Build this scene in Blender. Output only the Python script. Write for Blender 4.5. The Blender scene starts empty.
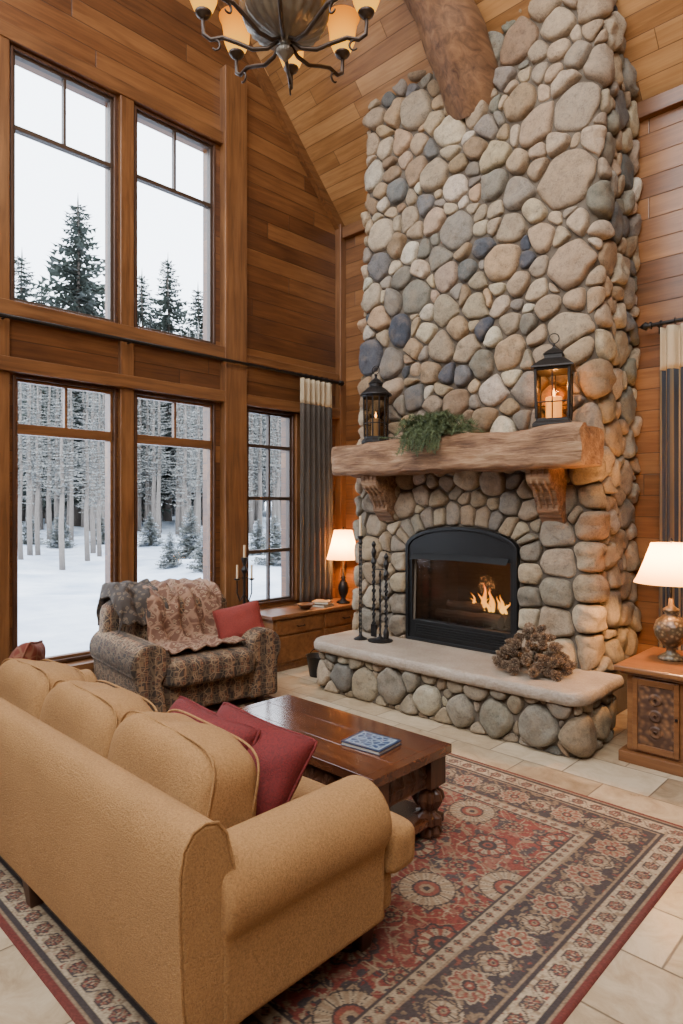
import bpy, math, random
import numpy as np
from mathutils import Vector, Matrix, noise
random.seed(7); np.random.seed(7)
PI=math.pi
C=bpy.context.scene.collection

# ------------------------------------------------------------ nodes
class NT:
    def __init__(s,name):
        s.m=bpy.data.materials.new(name); s.m.use_nodes=True
        s.t=s.m.node_tree; s.t.nodes.clear()
        s.out=s.t.nodes.new('ShaderNodeOutputMaterial')
    def n(s,typ,props=None,**ins):
        nd=s.t.nodes.new('ShaderNode'+typ)
        for k,v in (props or {}).items(): setattr(nd,k,v)
        for k,v in ins.items():
            key=int(k[1:]) if (k[0]=='_' and k[1:].isdigit()) else k.replace('_',' ')
            s.set(nd.inputs[key],v)
        return nd
    def set(s,inp,v):
        if hasattr(v,'is_linked') or isinstance(v,bpy.types.NodeSocket): s.t.links.new(v,inp)
        else:
            if isinstance(v,(tuple,list)) and len(v)==3 and inp.type=='RGBA': v=(*v,1)
            inp.default_value=v
    def M(s,op,a,b=0.0,c=0.0):
        nd=s.t.nodes.new('ShaderNodeMath'); nd.operation=op
        s.set(nd.inputs[0],a); s.set(nd.inputs[1],b); s.set(nd.inputs[2],c)
        return nd.outputs[0]
    def mix(s,f,a,b,bt='MIX'):
        nd=s.t.nodes.new('ShaderNodeMix'); nd.data_type='RGBA'; nd.blend_type=bt
        s.set(nd.inputs[0],f); s.set(nd.inputs[6],a); s.set(nd.inputs[7],b)
        return nd.outputs[2]
    def ramp(s,f,stops):
        nd=s.t.nodes.new('ShaderNodeValToRGB'); s.set(nd.inputs[0],f)
        cr=nd.color_ramp
        while len(cr.elements)<len(stops): cr.elements.new(0.5)
        for e,(p,c) in zip(cr.elements,stops):
            e.position=p; e.color=(*c,1)
        return nd.outputs[0]
    def obj(s): return s.n('TexCoord').outputs['Object']
    def xyz(s,v): 
        o=s.n('SeparateXYZ',None,_0=v).outputs; return o[0],o[1],o[2]
    def vec(s,x,y,z): return s.n('CombineXYZ',None,_0=x,_1=y,_2=z).outputs[0]
    def noise(s,vec,scale,detail=4,rough=.55,dist=0):
        return s.n('TexNoise',None,Vector=vec,Scale=scale,Detail=detail,Roughness=rough,Distortion=dist).outputs[0]
    def bump(s,h,strength=.3,dist=.01):
        return s.n('Bump',None,Height=h,Strength=strength,Distance=dist).outputs[0]
    def bsdf(s,col,rough=.5,metal=0,normal=None,**kw):
        nd=s.t.nodes.new('ShaderNodeBsdfPrincipled')
        s.set(nd.inputs['Base Color'],col); s.set(nd.inputs['Roughness'],rough); s.set(nd.inputs['Metallic'],metal)
        if normal is not None: s.set(nd.inputs['Normal'],normal)
        for k,v in kw.items(): s.set(nd.inputs[k.replace('_',' ')],v)
        s.t.links.new(nd.outputs[0],s.out.inputs[0]); return nd

def sc(c,k): return tuple(min(1,x*k) for x in c)
def simple(name,col,rough=.5,metal=0,var=.2,vs=8,bump=.1,bs=60):
    t=NT(name); o=t.obj()
    f=t.noise(o,vs,4); c=t.mix(f,sc(col,1-var),sc(col,1+var))
    t.bsdf(c,rough,metal,t.bump(t.noise(o,bs,3),bump,.005)); return t.m
def fabric(name,col,rough=.9,var=.15,ws=260,bmp=.35):
    t=NT(name); o=t.obj(); x,y,z=t.xyz(o)
    n1=t.noise(o,5,2); n2=t.noise(o,ws*2.1,2); n3=t.noise(o,ws,3,.6)
    f=t.M('ADD',t.M('ADD',t.M('MULTIPLY',n1,.14),t.M('MULTIPLY',n2,.40)),t.M('MULTIPLY',n3,.46))
    c=t.ramp(f,[(.38,sc(col,1-var*1.7)),(.62,sc(col,1+var))])
    h=t.M('ADD',n3,n2)
    t.bsdf(c,rough,0,t.bump(h,bmp,.005),Sheen_Weight=.06,Sheen_Roughness=.5,Sheen_Tint=col); return t.m
def wood(name,dark,light,axis=0,rough=.45,scale=1.0,bmp=.15,coat=0):
    t=NT(name); o=t.obj(); c=list(t.xyz(o))
    for i in range(3): c[i]=t.M('MULTIPLY',c[i],(1.6 if i==axis else 22.)*scale)
    v=t.vec(*c); g=t.noise(v,1,6,.6,.7); g2=t.noise(o,2.5,2)
    f=t.M('ADD',t.M('MULTIPLY',g,.75),t.M('MULTIPLY',g2,.25))
    col=t.ramp(f,[(.32,dark),(.68,light)])
    t.bsdf(col,rough,0,t.bump(g,bmp,.004),Coat_Weight=coat,Coat_Roughness=.12); return t.m
def planks(name,dark,mid,light,width=.14,wa=2,la=0,plen=2.6,rough=.5,groove=.028,bmp=.3,gcol=.3):
    t=NT(name); o=t.obj(); c=list(t.xyz(o)); w,l=c[wa],c[la]; q=c[3-wa-la]
    wn=t.M('DIVIDE',w,width); wi=t.M('FLOOR',wn); fr=t.M('SUBTRACT',wn,wi)
    r0=t.n('TexWhiteNoise',{'noise_dimensions':'1D'},W=wi).outputs[0]
    ln=t.M('DIVIDE',t.M('ADD',l,t.M('MULTIPLY',r0,7.3)),plen); li=t.M('FLOOR',ln); lf=t.M('SUBTRACT',ln,li)
    r=t.n('TexWhiteNoise',{'noise_dimensions':'3D'},Vector=t.vec(wi,li,3.1)).outputs[0]
    v=t.vec(t.M('MULTIPLY',w,26),t.M('MULTIPLY',l,1.5),t.M('ADD',t.M('MULTIPLY',r,40),t.M('MULTIPLY',q,4)))
    g=t.noise(v,1,6,.62,.8)
    kn=t.noise(t.vec(t.M('MULTIPLY',w,4),t.M('MULTIPLY',l,1.6),r),1,3)
    f=t.M('ADD',t.M('ADD',t.M('MULTIPLY',g,.44),t.M('MULTIPLY',r,.22)),t.M('MULTIPLY',kn,.34))
    col=t.ramp(f,[(.30,dark),(.48,mid),(.68,light)])
    e=t.M('MINIMUM',fr,t.M('SUBTRACT',1.0,fr)); e2=t.M('MULTIPLY',t.M('MINIMUM',lf,t.M('SUBTRACT',1.0,lf)),plen/width)
    ed=t.M('MINIMUM',e,e2)
    k=t.n('MapRange',None,Value=ed,_1=0.0,_2=groove,_3=0.0,_4=1.0).outputs[0]
    col=t.mix(k,sc(dark,gcol),col)
    h=t.M('ADD',k,t.M('MULTIPLY',g,.12))
    t.bsdf(col,rough,0,t.bump(h,bmp,.012)); return t.m
def emis(name,col,strength):
    t=NT(name); e=t.n('Emission',None,Color=col,Strength=strength); t.t.links.new(e.outputs[0],t.out.inputs[0]); return t.m
def glassmat(name,tint=(1,1,1),gl=.08,rough=.02):
    t=NT(name); a=t.n('BsdfTransparent',None,Color=tint); b=t.n('BsdfGlossy',None,Color=(1,1,1),Roughness=rough)
    lw=t.n('LayerWeight',None,Blend=.12)
    f=t.M('MULTIPLY',lw.outputs[0],gl*6); f=t.M('MINIMUM',f,.5)
    m=t.n('MixShader',None,_0=f,_1=a.outputs[0],_2=b.outputs[0]); t.t.links.new(m.outputs[0],t.out.inputs[0]); return t.m
def shademat(name,col,em,strength,grad=None,tl=.5):
    t=NT(name); o=t.obj(); f=t.noise(o,120,2)
    d=t.n('BsdfDiffuse',None,Color=t.mix(f,sc(col,.9),col)); tr=t.n('BsdfTranslucent',None,Color=col)
    m=t.n('MixShader',None,_0=tl,_1=d.outputs[0],_2=tr.outputs[0])
    ec=em
    if grad:
        z=t.xyz(o)[2]; ec=t.ramp(t.n('MapRange',None,Value=z,_1=grad[0],_2=grad[1],_3=0.0,_4=1.0).outputs[0],grad[2])
    e=t.n('Emission',None,Color=ec,Strength=strength)
    a=t.n('AddShader',None,_0=m.outputs[0],_1=e.outputs[0]); t.t.links.new(a.outputs[0],t.out.inputs[0]); return t.m

# ------------------------------------------------------------ mesh builder
class MB:
    def __init__(s): s.v=[]; s.f=[]; s.c=[]
    def add(s,vs,fs,M=None,col=None):
        b=len(s.v)
        if M is not None: vs=[tuple(M@Vector(p)) for p in vs]
        s.v+= [tuple(p) for p in vs]; s.f+=[tuple(i+b for i in f) for f in fs]
        if col is not None: s.c+=[col]*len(vs)
        return s
    def box(s,x0,x1,y0,y1,z0,z1,M=None,col=None):
        v=[(x0,y0,z0),(x1,y0,z0),(x1,y1,z0),(x0,y1,z0),(x0,y0,z1),(x1,y0,z1),(x1,y1,z1),(x0,y1,z1)]
        f=[(0,3,2,1),(4,5,6,7),(0,1,5,4),(1,2,6,5),(2,3,7,6),(3,0,4,7)]
        return s.add(v,f,M,col)
    def lathe(s,prof,seg=24,M=None,cap=True,rib=0,ribn=12,col=None):
        v=[];f=[]
        for r,z in prof:
            for k in range(seg):
                a=2*PI*k/seg; rr=r*(1+rib*math.cos(ribn*a)); v.append((rr*math.cos(a),rr*math.sin(a),z))
        for i in range(len(prof)-1):
            for k in range(seg):
                k2=(k+1)%seg; f.append((i*seg+k,i*seg+k2,(i+1)*seg+k2,(i+1)*seg+k))
        if cap:
            f.append(tuple(reversed(range(seg)))); f.append(tuple((len(prof)-1)*seg+k for k in range(seg)))
        return s.add(v,f,M,col)
    def tube(s,pts,rad,seg=8,M=None,cap=True,col=None,twist=0,sq=0):
        pts=[Vector(p) for p in pts]; n=len(pts)
        if not hasattr(rad,'__len__'): rad=[rad]*n
        v=[];f=[]; up=None
        for i,p in enumerate(pts):
            d=(pts[min(i+1,n-1)]-pts[max(i-1,0)])
            if d.length<1e-9: d=Vector((0,0,1))
            d.normalize()
            if up is None: up=Vector((0,0,1)) if abs(d.z)<.9 else Vector((1,0,0))
            up=(up-d*up.dot(d)); 
            if up.length<1e-6: up=d.orthogonal()
            up.normalize(); sd=d.cross(up)
            for k in range(seg):
                a=2*PI*k/seg+twist*i; r=rad[i]*(1+sq*math.cos(4*(2*PI*k/seg)))
                v.append(p+(up*math.cos(a)+sd*math.sin(a))*r)
        for i in range(n-1):
            for k in range(seg):
                k2=(k+1)%seg; f.append((i*seg+k,(i+1)*seg+k,(i+1)*seg+k2,i*seg+k2))
        if cap:
            f.append(tuple(range(seg))); f.append(tuple((n-1)*seg+k for k in reversed(range(seg))))
        return s.add(v,f,M,col)
    def softbox(s,w,d,h,k=5,n=8,M=None,wr=0,col=None,fq=7):
        v=[];f=[]; idx={}
        def vid(i,j,l):
            key=(i,j,l)
            if key in idx: return idx[key]
            p=[2*i/n-1,2*j/n-1,2*l/n-1]
            p=[math.copysign(abs(q)**.8,q) for q in p]
            g=(abs(p[0])**k+abs(p[1])**k+abs(p[2])**k)**(1/k)
            q=Vector((p[0]/g*w/2,p[1]/g*d/2,p[2]/g*h/2))
            if wr: q+=q.normalized()*wr*noise.noise(q*fq+Vector((w,d,h)))
            idx[key]=len(v); v.append(tuple(q)); return idx[key]
        for i in range(n):
            for j in range(n):
                f.append((vid(i,j,0),vid(i,j+1,0),vid(i+1,j+1,0),vid(i+1,j,0)))
                f.append((vid(i,j,n),vid(i+1,j,n),vid(i+1,j+1,n),vid(i,j+1,n)))
                f.append((vid(i,0,j),vid(i+1,0,j),vid(i+1,0,j+1),vid(i,0,j+1)))
                f.append((vid(i,n,j),vid(i,n,j+1),vid(i+1,n,j+1),vid(i+1,n,j)))
                f.append((vid(0,i,j),vid(0,i,j+1),vid(0,i+1,j+1),vid(0,i+1,j)))
                f.append((vid(n,i,j),vid(n,i+1,j),vid(n,i+1,j+1),vid(n,i,j+1)))
        return s.add(v,f,M,col)
    def pillow(s,w,h,t,n=22,M=None,seed=0):
        v=[];f=[]
        def pt(i,j,sg):
            u=2*i/n-1; q=2*j/n-1
            cr=1-.05*(abs(u)*abs(q))**6
            x=w/2*u*(1-.08*(1-q*q)*abs(u)**3)*cr; y=h/2*q*(1-.08*(1-u*u)*abs(q)**3)*cr
            th=t/2*(max(0,(1-abs(u)**2.8))*max(0,(1-abs(q)**2.8)))**.5
            th*=1+.18*noise.noise(Vector((u*2+seed,q*2,sg)))
            return (x,y,sg*th)
        for sg in (1,-1):
            b=len(v)
            for i in range(n+1):
                for j in range(n+1): v.append(pt(i,j,sg))
            for i in range(n):
                for j in range(n):
                    a=b+i*(n+1)+j; q=(a,a+n+1,a+n+2,a+1)
                    f.append(q if sg>0 else q[::-1])
        return s.add(v,f,M)
    def grid(s,fn,nu,nv,M=None,col=None,flip=False):
        v=[fn(i/nu,j/nv) for i in range(nu+1) for j in range(nv+1)]
        f=[]
        for i in range(nu):
            for j in range(nv):
                a=i*(nv+1)+j; q=(a,a+nv+1,a+nv+2,a+1); f.append(q[::-1] if flip else q)
        return s.add(v,f,M,col)
    def mesh(s,name,mat,smooth=False,sharp=None):
        me=bpy.data.meshes.new(name); me.from_pydata(s.v,[],s.f); me.update()
        if s.c and len(s.c)==len(s.v):
            ca=me.color_attributes.new('Col','FLOAT_COLOR','POINT')
            ca.data.foreach_set('color',np.array([(*c,1) for c in s.c],dtype=np.float32).ravel())
        if mat: me.materials.append(mat)
        if smooth: me.polygons.foreach_set('use_smooth',[True]*len(me.polygons))
        if sharp: me.set_sharp_from_angle(angle=sharp)
        return me
    def obj(s,name,mat,parent=None,smooth=False,bevel=0,seg=2,weld=0,loc=None,solid=0,sub=0,sharp=None,**kw):
        ob=bpy.data.objects.new(name,s.mesh(name,mat,smooth,sharp)); C.objects.link(ob)
        if parent: ob.parent=parent
        if loc: ob.location=loc
        if weld: m=ob.modifiers.new('w','WELD'); m.merge_threshold=weld
        if sub: m=ob.modifiers.new('s','SUBSURF'); m.levels=sub; m.render_levels=sub
        if solid: m=ob.modifiers.new('so','SOLIDIFY'); m.thickness=solid; m.offset=0
        if bevel:
            m=ob.modifiers.new('b','BEVEL'); m.width=bevel; m.segments=seg; m.limit_method='ANGLE'; m.angle_limit=.6
        for k,v in kw.items(): ob[k]=v
        return ob
def thing(name,label,cat,loc=(0,0,0),rz=0,**kw):
    e=bpy.data.objects.new(name,None); e.empty_display_size=.1; e.location=loc; e.rotation_euler=(0,0,rz); C.objects.link(e)
    e['label']=label; e['category']=cat
    for k,v in kw.items(): e[k]=v
    return e
def T(x,y,z): return Matrix.Translation((x,y,z))
def R(a,ax): return Matrix.Rotation(a,4,ax)
def light(typ,name,loc,energy,col,size=.1,rot=None,**kw):
    l=bpy.data.lights.new(name,typ); l.energy=energy; l.color=col
    if typ=='AREA': l.shape='RECTANGLE'; l.size=size; l.size_y=kw.get('sy',size)
    else: l.shadow_soft_size=size
    if typ=='SPOT': l.spot_size=kw.get('spot',1.2); l.spot_blend=.8
    o=bpy.data.objects.new(name,l); o.location=loc; C.objects.link(o)
    if rot is not None: o.rotation_euler=rot
    if 'target' in kw:
        o.rotation_euler=(Vector(kw['target'])-Vector(loc)).to_track_quat('-Z','Y').to_euler()
    return o

# ------------------------------------------------------------ layout constants
WX=-5.23; BY=5.4; CZ=4.87; SL=1.04
def ceil_z(y): return CZ+(BY-y)*SL

# ------------------------------------------------------------ camera
cam=bpy.data.cameras.new('camera'); co=bpy.data.objects.new('camera',cam); C.objects.link(co)
co.location=(0,0,1.6); co.rotation_euler=(PI/2,0,math.radians(44))
cam.sensor_fit='VERTICAL'; cam.sensor_height=36; cam.sensor_width=24; cam.lens=643/1024*36; cam.shift_y=-4/1024
bpy.context.scene.camera=co

# ------------------------------------------------------------ world
w=bpy.data.worlds.new('World'); bpy.context.scene.world=w; w.use_nodes=True
wt=w.node_tree; bg=wt.nodes['Background']
tc=wt.nodes.new('ShaderNodeTexCoord'); sx=wt.nodes.new('ShaderNodeSeparateXYZ'); wt.links.new(tc.outputs['Generated'],sx.inputs[0])
cr=wt.nodes.new('ShaderNodeValToRGB'); wt.links.new(sx.outputs[2],cr.inputs[0])
cr.color_ramp.elements[0].position=0; cr.color_ramp.elements[0].color=(.80,.86,.95,1)
cr.color_ramp.elements[1].position=.6; cr.color_ramp.elements[1].color=(.84,.91,1,1)
wt.links.new(cr.outputs[0],bg.inputs[0]); bg.inputs[1].default_value=7.6

# ------------------------------------------------------------ materials
m_wall=planks('wall_planks',(.050,.017,.006),(.12,.044,.014),(.22,.094,.031),.17,2,1,3.2,.34)
m_wallb=planks('wall_planks_back',(.08,.029,.009),(.16,.064,.020),(.27,.12,.040),.17,2,0,3.2,.34)
m_ceil=planks('ceiling_planks',(.14,.060,.020),(.27,.13,.045),(.44,.24,.095),.15,1,0,2.4,.36)
m_trimv=wood('trim_wood_vertical',(.080,.030,.010),(.225,.096,.033),2,.33)
m_trimh=wood('trim_wood_horizontal',(.075,.028,.010),(.21,.09,.031),1,.33)
m_trimx=wood('trim_wood_x',(.075,.028,.010),(.21,.09,.031),0,.33)
m_frame=wood('frame_wood_dark',(.028,.010,.004),(.085,.033,.012),2,.5)
m_sash=simple('sash_bronze',(.045,.025,.014),.45)
m_log=wood('log_wood',(.055,.024,.010),(.25,.13,.060),1,.6,.8,1.0)
t=NT('mantel_wood'); o=t.obj(); x,y,z=t.xyz(o)
v=t.vec(t.M('MULTIPLY',x,2.2),t.M('MULTIPLY',y,26),t.M('MULTIPLY',z,26)); g=t.noise(v,1,8,.7,1.2); g2=t.noise(t.vec(t.M('MULTIPLY',x,3),t.M('MULTIPLY',y,9),t.M('MULTIPLY',z,9)),1,4,.6)
f=t.M('ADD',t.M('MULTIPLY',g,.6),t.M('MULTIPLY',g2,.4))
c=t.ramp(f,[(.30,(.025,.011,.005)),(.41,(.12,.056,.025)),(.52,(.27,.145,.070)),(.70,(.48,.31,.17))])
t.bsdf(c,.75,0,t.bump(f,1.0,.03)); m_beam=t.m
m_dark=wood('dark_cherry',(.042,.012,.006),(.15,.049,.018),0,.14,.8,.05,.8)
m_darkv=wood('carved_dark_wood',(.028,.011,.007),(.12,.045,.020),2,.32,1,.5)
m_oak=wood('oak_cabinet',(.10,.036,.012),(.23,.097,.033),0,.34)
m_iron=simple('black_iron',(.018,.016,.015),.45,.6,.3,30,.3,90)
m_blackm=simple('black_metal',(.010,.010,.010),.4,.3,.2,30,.1,90)
m_glass=glassmat('window_glass',(.98,.99,1))

t=NT('travertine_tiles'); o=t.obj(); x,y,z=t.xyz(o)
tw,tl=.34,.50
wn=t.M('DIVIDE',y,tw); wi=t.M('FLOOR',wn); fr=t.M('SUBTRACT',wn,wi)
ln=t.M('DIVIDE',t.M('ADD',x,t.M('MULTIPLY',t.M('MODULO',wi,2.0),tl*.5)),tl); li=t.M('FLOOR',ln); lf=t.M('SUBTRACT',ln,li)
r=t.n('TexWhiteNoise',{'noise_dimensions':'3D'},Vector=t.vec(wi,li,1.0)).outputs[0]
g=t.noise(t.vec(x,y,t.M('MULTIPLY',r,9)),5.5,8,.75,.9)
f=t.M('ADD',t.M('MULTIPLY',g,.78),t.M('MULTIPLY',r,.22))
col=t.ramp(f,[(.28,(.20,.130,.070)),(.48,(.38,.28,.17)),(.68,(.52,.415,.28))])
e=t.M('MINIMUM',t.M('MULTIPLY',t.M('MINIMUM',fr,t.M('SUBTRACT',1.0,fr)),tw),t.M('MULTIPLY',t.M('MINIMUM',lf,t.M('SUBTRACT',1.0,lf)),tl))
k=t.n('MapRange',None,Value=e,_1=.002,_2=.006,_3=0.0,_4=1.0).outputs[0]
t.bsdf(t.mix(k,(.15,.105,.065),col),t.M('ADD',.18,t.M('MULTIPLY',g,.3)),0,t.bump(t.M('ADD',k,t.M('MULTIPLY',g,.1)),.3,.006)); m_tile=t.m

t=NT('river_stone'); o=t.obj(); a=t.n('VertexColor',{'layer_name':'Col'}).outputs[0]
n1=t.noise(o,16,8,.72); n2=t.noise(o,75,5,.75); n3=t.noise(o,230,3,.7)
f=t.M('ADD',t.M('ADD',t.M('MULTIPLY',n1,.45),t.M('MULTIPLY',n2,.35)),t.M('MULTIPLY',n3,.2))
k=t.ramp(f,[(.37,(.36,.35,.34)),(.48,(.92,.92,.92)),(.61,(1.34,1.30,1.23))])
c=t.mix(1.0,a,k,'MULTIPLY')
c=t.mix(t.ramp(t.noise(o,6,5,.7),[(.48,(0,0,0)),(.72,(.45,.45,.45))]),c,(.29,.20,.12))
t.bsdf(c,.7,0,t.bump(f,1.0,.028)); m_stone=t.m
m_mortar=simple('mortar',(.105,.082,.058),.95,0,.3,20,.8,45)
t=NT('hearth_slab'); o=t.obj(); n1=t.noise(o,4,6,.6); n2=t.noise(o,60,4,.6); n3=t.noise(o,18,5,.7)
c=t.ramp(t.M('ADD',t.M('MULTIPLY',n1,.6),t.M('MULTIPLY',n2,.4)),[(.3,(.20,.15,.105)),(.7,(.42,.34,.26))])
t.bsdf(c,.5,0,t.bump(t.M('ADD',n2,n3),.6,.015)); m_slab=t.m

# ------------------------------------------------------------ ROOM
def structure(ob,label=None):
    ob['kind']='structure'
    if label: ob['label']=label
    return ob
RX=3.0; NY=-3.2
b=MB(); b.box(WX-.2,RX+.2,NY-.2,BY+.2,-.12,0); structure(b.obj('floor',m_tile),'beige travertine tile floor')

wins=[(1.79,2.625,.36,2.62),(2.79,3.64,.36,2.62),(4.02,4.66,.60,2.62),(1.77,2.625,3.17,5.13),(2.79,3.64,3.17,5.13)]
def wall_holes(name,mat,holes,a0,a1,z0,topf,plane,axis,thick,ridge=None):
    cuts=sorted(set([a0,a1]+[h[0] for h in holes]+[h[1] for h in holes]+([ridge] if ridge is not None else [])))
    b=MB()
    def P(a,z,o):
        return (plane+o,a,z) if axis=='y' else (a,plane+o,z)
    for i in range(len(cuts)-1):
        c0,c1=cuts[i],cuts[i+1]; mid=(c0+c1)/2
        hs=sorted([(h[2],h[3]) for h in holes if h[0]<mid<h[1]])
        zs=[z0]+[q for h in hs for q in h]+[None]
        for j in range(0,len(zs),2):
            lo,hi=zs[j],zs[j+1]
            hi0=topf(c0) if hi is None else hi; hi1=topf(c1) if hi is None else hi
            vs=[P(c0,lo,0),P(c1,lo,0),P(c1,hi1,0),P(c0,hi0,0),P(c0,lo,thick),P(c1,lo,thick),P(c1,hi1,thick),P(c0,hi0,thick)]
            b.add(vs,[(0,1,2,3),(7,6,5,4),(0,4,5,1),(1,5,6,2),(2,6,7,3),(3,7,4,0)])
    return b.obj(name,mat)
RID=1.1
def roof(y): return ceil_z(y) if y>RID else ceil_z(RID)-(RID-y)*SL
structure(wall_holes('wall_left',m_wall,wins,NY,BY,0,roof,WX,'y',-.2,RID),'horizontal wood plank wall with tall windows')
b=MB(); b.box(WX-.2,RX+.2,BY,BY+.2,0,CZ); structure(b.obj('wall_back',m_wallb),'horizontal wood plank wall behind the chimney')
b=MB(); b.add([(RX,NY,0),(RX,BY,0),(RX,BY,CZ),(RX,RID,ceil_z(RID)),(RX,NY,roof(NY))],[(0,1,2,3,4)])
structure(b.obj('wall_right',m_wall,solid=.02))
b=MB(); b.box(WX-.2,RX+.2,NY-.2,NY,0,roof(NY)); structure(b.obj('wall_near',m_wallb))
Ls=(BY-RID)*math.hypot(1,SL)
b=MB(); b.box(WX-.2,RX+.2,0,Ls,-.15,0)
oc=structure(b.obj('ceiling',m_ceil),'sloped tongue-and-groove wood ceiling'); oc.location=(0,BY,CZ); oc.rotation_euler=(PI-math.atan(SL),0,0)
L2=(RID-NY)*math.hypot(1,SL)
b=MB(); b.box(WX-.2,RX+.2,-L2,0,-.15,0)
oc=structure(b.obj('ceiling',m_ceil)); oc.location=(0,RID,ceil_z(RID)); oc.rotation_euler=(PI+math.atan(SL),0,0)

def trim(n,x0,x1,y0,y1,z0,z1,mat,bev=.006):
    b=MB(); b.box(x0,x1,y0,y1,z0,z1); return structure(b.obj('trim_%d'%n,mat,bevel=bev))
X0=WX; 
trim(1,X0-.001,X0+.05,2.645,2.77,.12,5.14,m_trimv)
trim(2,X0-.001,X0+.10,3.70,3.96,.12,5.9,m_trimv)
trim(3,X0-.001,X0+.052,1.55,1.755,.12,5.14,m_trimv)
trim(4,X0-.001,X0+.085,NY,5.4,2.63,2.74,m_trimh)
trim(5,X0-.001,X0+.087,NY,3.70,3.05,3.165,m_trimh)
trim(6,X0-.001,X0+.06,1.55,3.70,5.14,5.26,m_trimh)
trim(7,X0,X0+.14,1.55,3.69,.28,.345,m_trimh)
trim(8,X0-.001,X0+.05,4.665,4.73,.6,2.63,m_trimv)
trim(10,X0-.001,X0+.09,5.31,5.4,.12,4.87,m_trimv)
trim(12,X0-.001,X0+.07,3.96,5.3,3.06,3.14,m_trimh)
d=Vector((0,-1,SL)).normalized(); nn=Vector((0,-SL,-1)).normalized()
b=MB(); p0=Vector((0,BY,CZ)); L=Ls
vs=[]
for xx in (WX,WX+.07):
    for q in (p0,p0+d*L):
        vs.append(Vector((xx,q.y,q.z))); vs.append(Vector((xx,q.y,q.z))+nn*.10)
b.add(vs,[(0,1,3,2),(4,6,7,5),(0,4,5,1),(2,3,7,6),(0,2,6,4),(1,5,7,3)])
structure(b.obj('trim_13',m_trimh))
trim(14,WX+.07,RX,BY-.06,BY,CZ-.16,CZ-.03,m_trimx)
b=MB(); b.box(WX,WX+.025,NY,3.9,0,.12); structure(b.obj('baseboard_left',m_trimh,bevel=.004))
b=MB(); b.box(WX,RX,BY-.025,BY,0,.12); structure(b.obj('baseboard_back',m_trimx,bevel=.004))

def window(n,y0,y1,z0,z1,hz,vs,label,allv=False,bar=0.018):
    e=thing('window_%d'%n,label,'window',(WX,(y0+y1)/2,z0)); e['kind']='structure'
    hw=(y1-y0)/2; H=z1-z0
    b=MB(); fw=.022
    for (a0,a1,c0,c1) in ((-hw,-hw+fw,0,H),(hw-fw,hw,0,H),(-hw+fw,hw-fw,0,fw),(-hw+fw,hw-fw,H-fw,H)): b.box(-.10,.02,a0,a1,c0,c1)
    b.obj('frame',m_frame,e,bevel=.004)
    b=MB(); s=.022; i0=fw; xa,xb=-.065,-.01
    for (a0,a1,c0,c1) in ((-hw+i0,-hw+i0+s,i0,H-i0),(hw-i0-s,hw-i0,i0,H-i0),(-hw+i0+s,hw-i0-s,i0,i0+s),(-hw+i0+s,hw-i0-s,H-i0-s,H-i0)): b.box(xa,xb,a0,a1,c0,c1)
    for zz in hz: b.box(xa-.003,xb+(.012 if bar>.02 else .003),-hw+i0+s*.5,hw-i0-s*.5,zz-z0-bar,zz-z0+bar)
    zb=(hz[0]-z0) if (hz and not allv) else i0+s
    for a in vs: b.box(xa+.005,xb-.005,a-.011,a+.011,zb,H-i0-s)
    b.obj('sash',m_sash if bar<.02 else m_trimh,e,bevel=.003)
    b=MB(); b.box(-.042,-.036,-hw+i0,hw-i0,i0,H-i0); b.obj('glass',m_glass,e)
window(1,*wins[0],[2.21],[0],'tall wood-framed window with two small panes above',False,.04)
window(2,*wins[1],[2.21],[0],'tall wood-framed window with two small panes above',False,.04)
window(3,*wins[2],[2.24,1.70,1.15],[0],'narrow wood-framed window with eight panes',True)
window(4,*wins[3],[4.53],[0],'upper wood-framed window with two small panes above')
window(5,*wins[4],[4.53],[0],'upper wood-framed window with two small panes above')

# ------------------------------------------------------------ STONE TOOLS
def rounded_path(pts,rad):
    pts=[Vector(p) for p in pts]; P=[];Nn=[]
    for i in range(len(pts)):
        if i==0 or i==len(pts)-1:
            d=(pts[1]-pts[0]) if i==0 else (pts[-1]-pts[-2]); d.normalize(); P.append(pts[i]); Nn.append(Vector((d.y,-d.x)))
        else:
            rr=rad if not hasattr(rad,'__len__') else rad[i-1]
            d1=(pts[i]-pts[i-1]).normalized(); d2=(pts[i+1]-pts[i]).normalized(); n1=Vector((d1.y,-d1.x)); n2=Vector((d2.y,-d2.x))
            c=pts[i]-d1*rr-n1*rr
            for k in range(9):
                ang=k/8*PI/2; nv=n1*math.cos(ang)+n2*math.sin(ang)
                P.append(c+nv*rr); Nn.append(nv)
    S=[0]
    for i in range(1,len(P)): S.append(S[-1]+(P[i]-P[i-1]).length)
    S=np.array(S); P=np.array([tuple(p) for p in P]); Nn=np.array([tuple(p) for p in Nn])
    def f(u):
        u=min(max(u,0),S[-1])
        return (np.interp(u,S,P[:,0]),np.interp(u,S,P[:,1]),np.interp(u,S,Nn[:,0]),np.interp(u,S,Nn[:,1]))
    return S,P,f
PAL=[((.39,.285,.175),3.8),((.31,.235,.155),3.4),((.23,.195,.15),2.4),((.46,.36,.24),3.0),((.36,.24,.135),2.2),((.25,.165,.09),2.2),((.07,.075,.085),.5),((.125,.12,.11),1.4),((.18,.16,.12),2.0),((.50,.425,.32),1.2)]
def pick():
    s=sum(w for _,w in PAL); r=random.random()*s
    for c,w_ in PAL:
        r-=w_
        if r<=0: break
    k=random.uniform(.8,1.12); return tuple(x*k*random.uniform(.96,1.04) for x in c)
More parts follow.
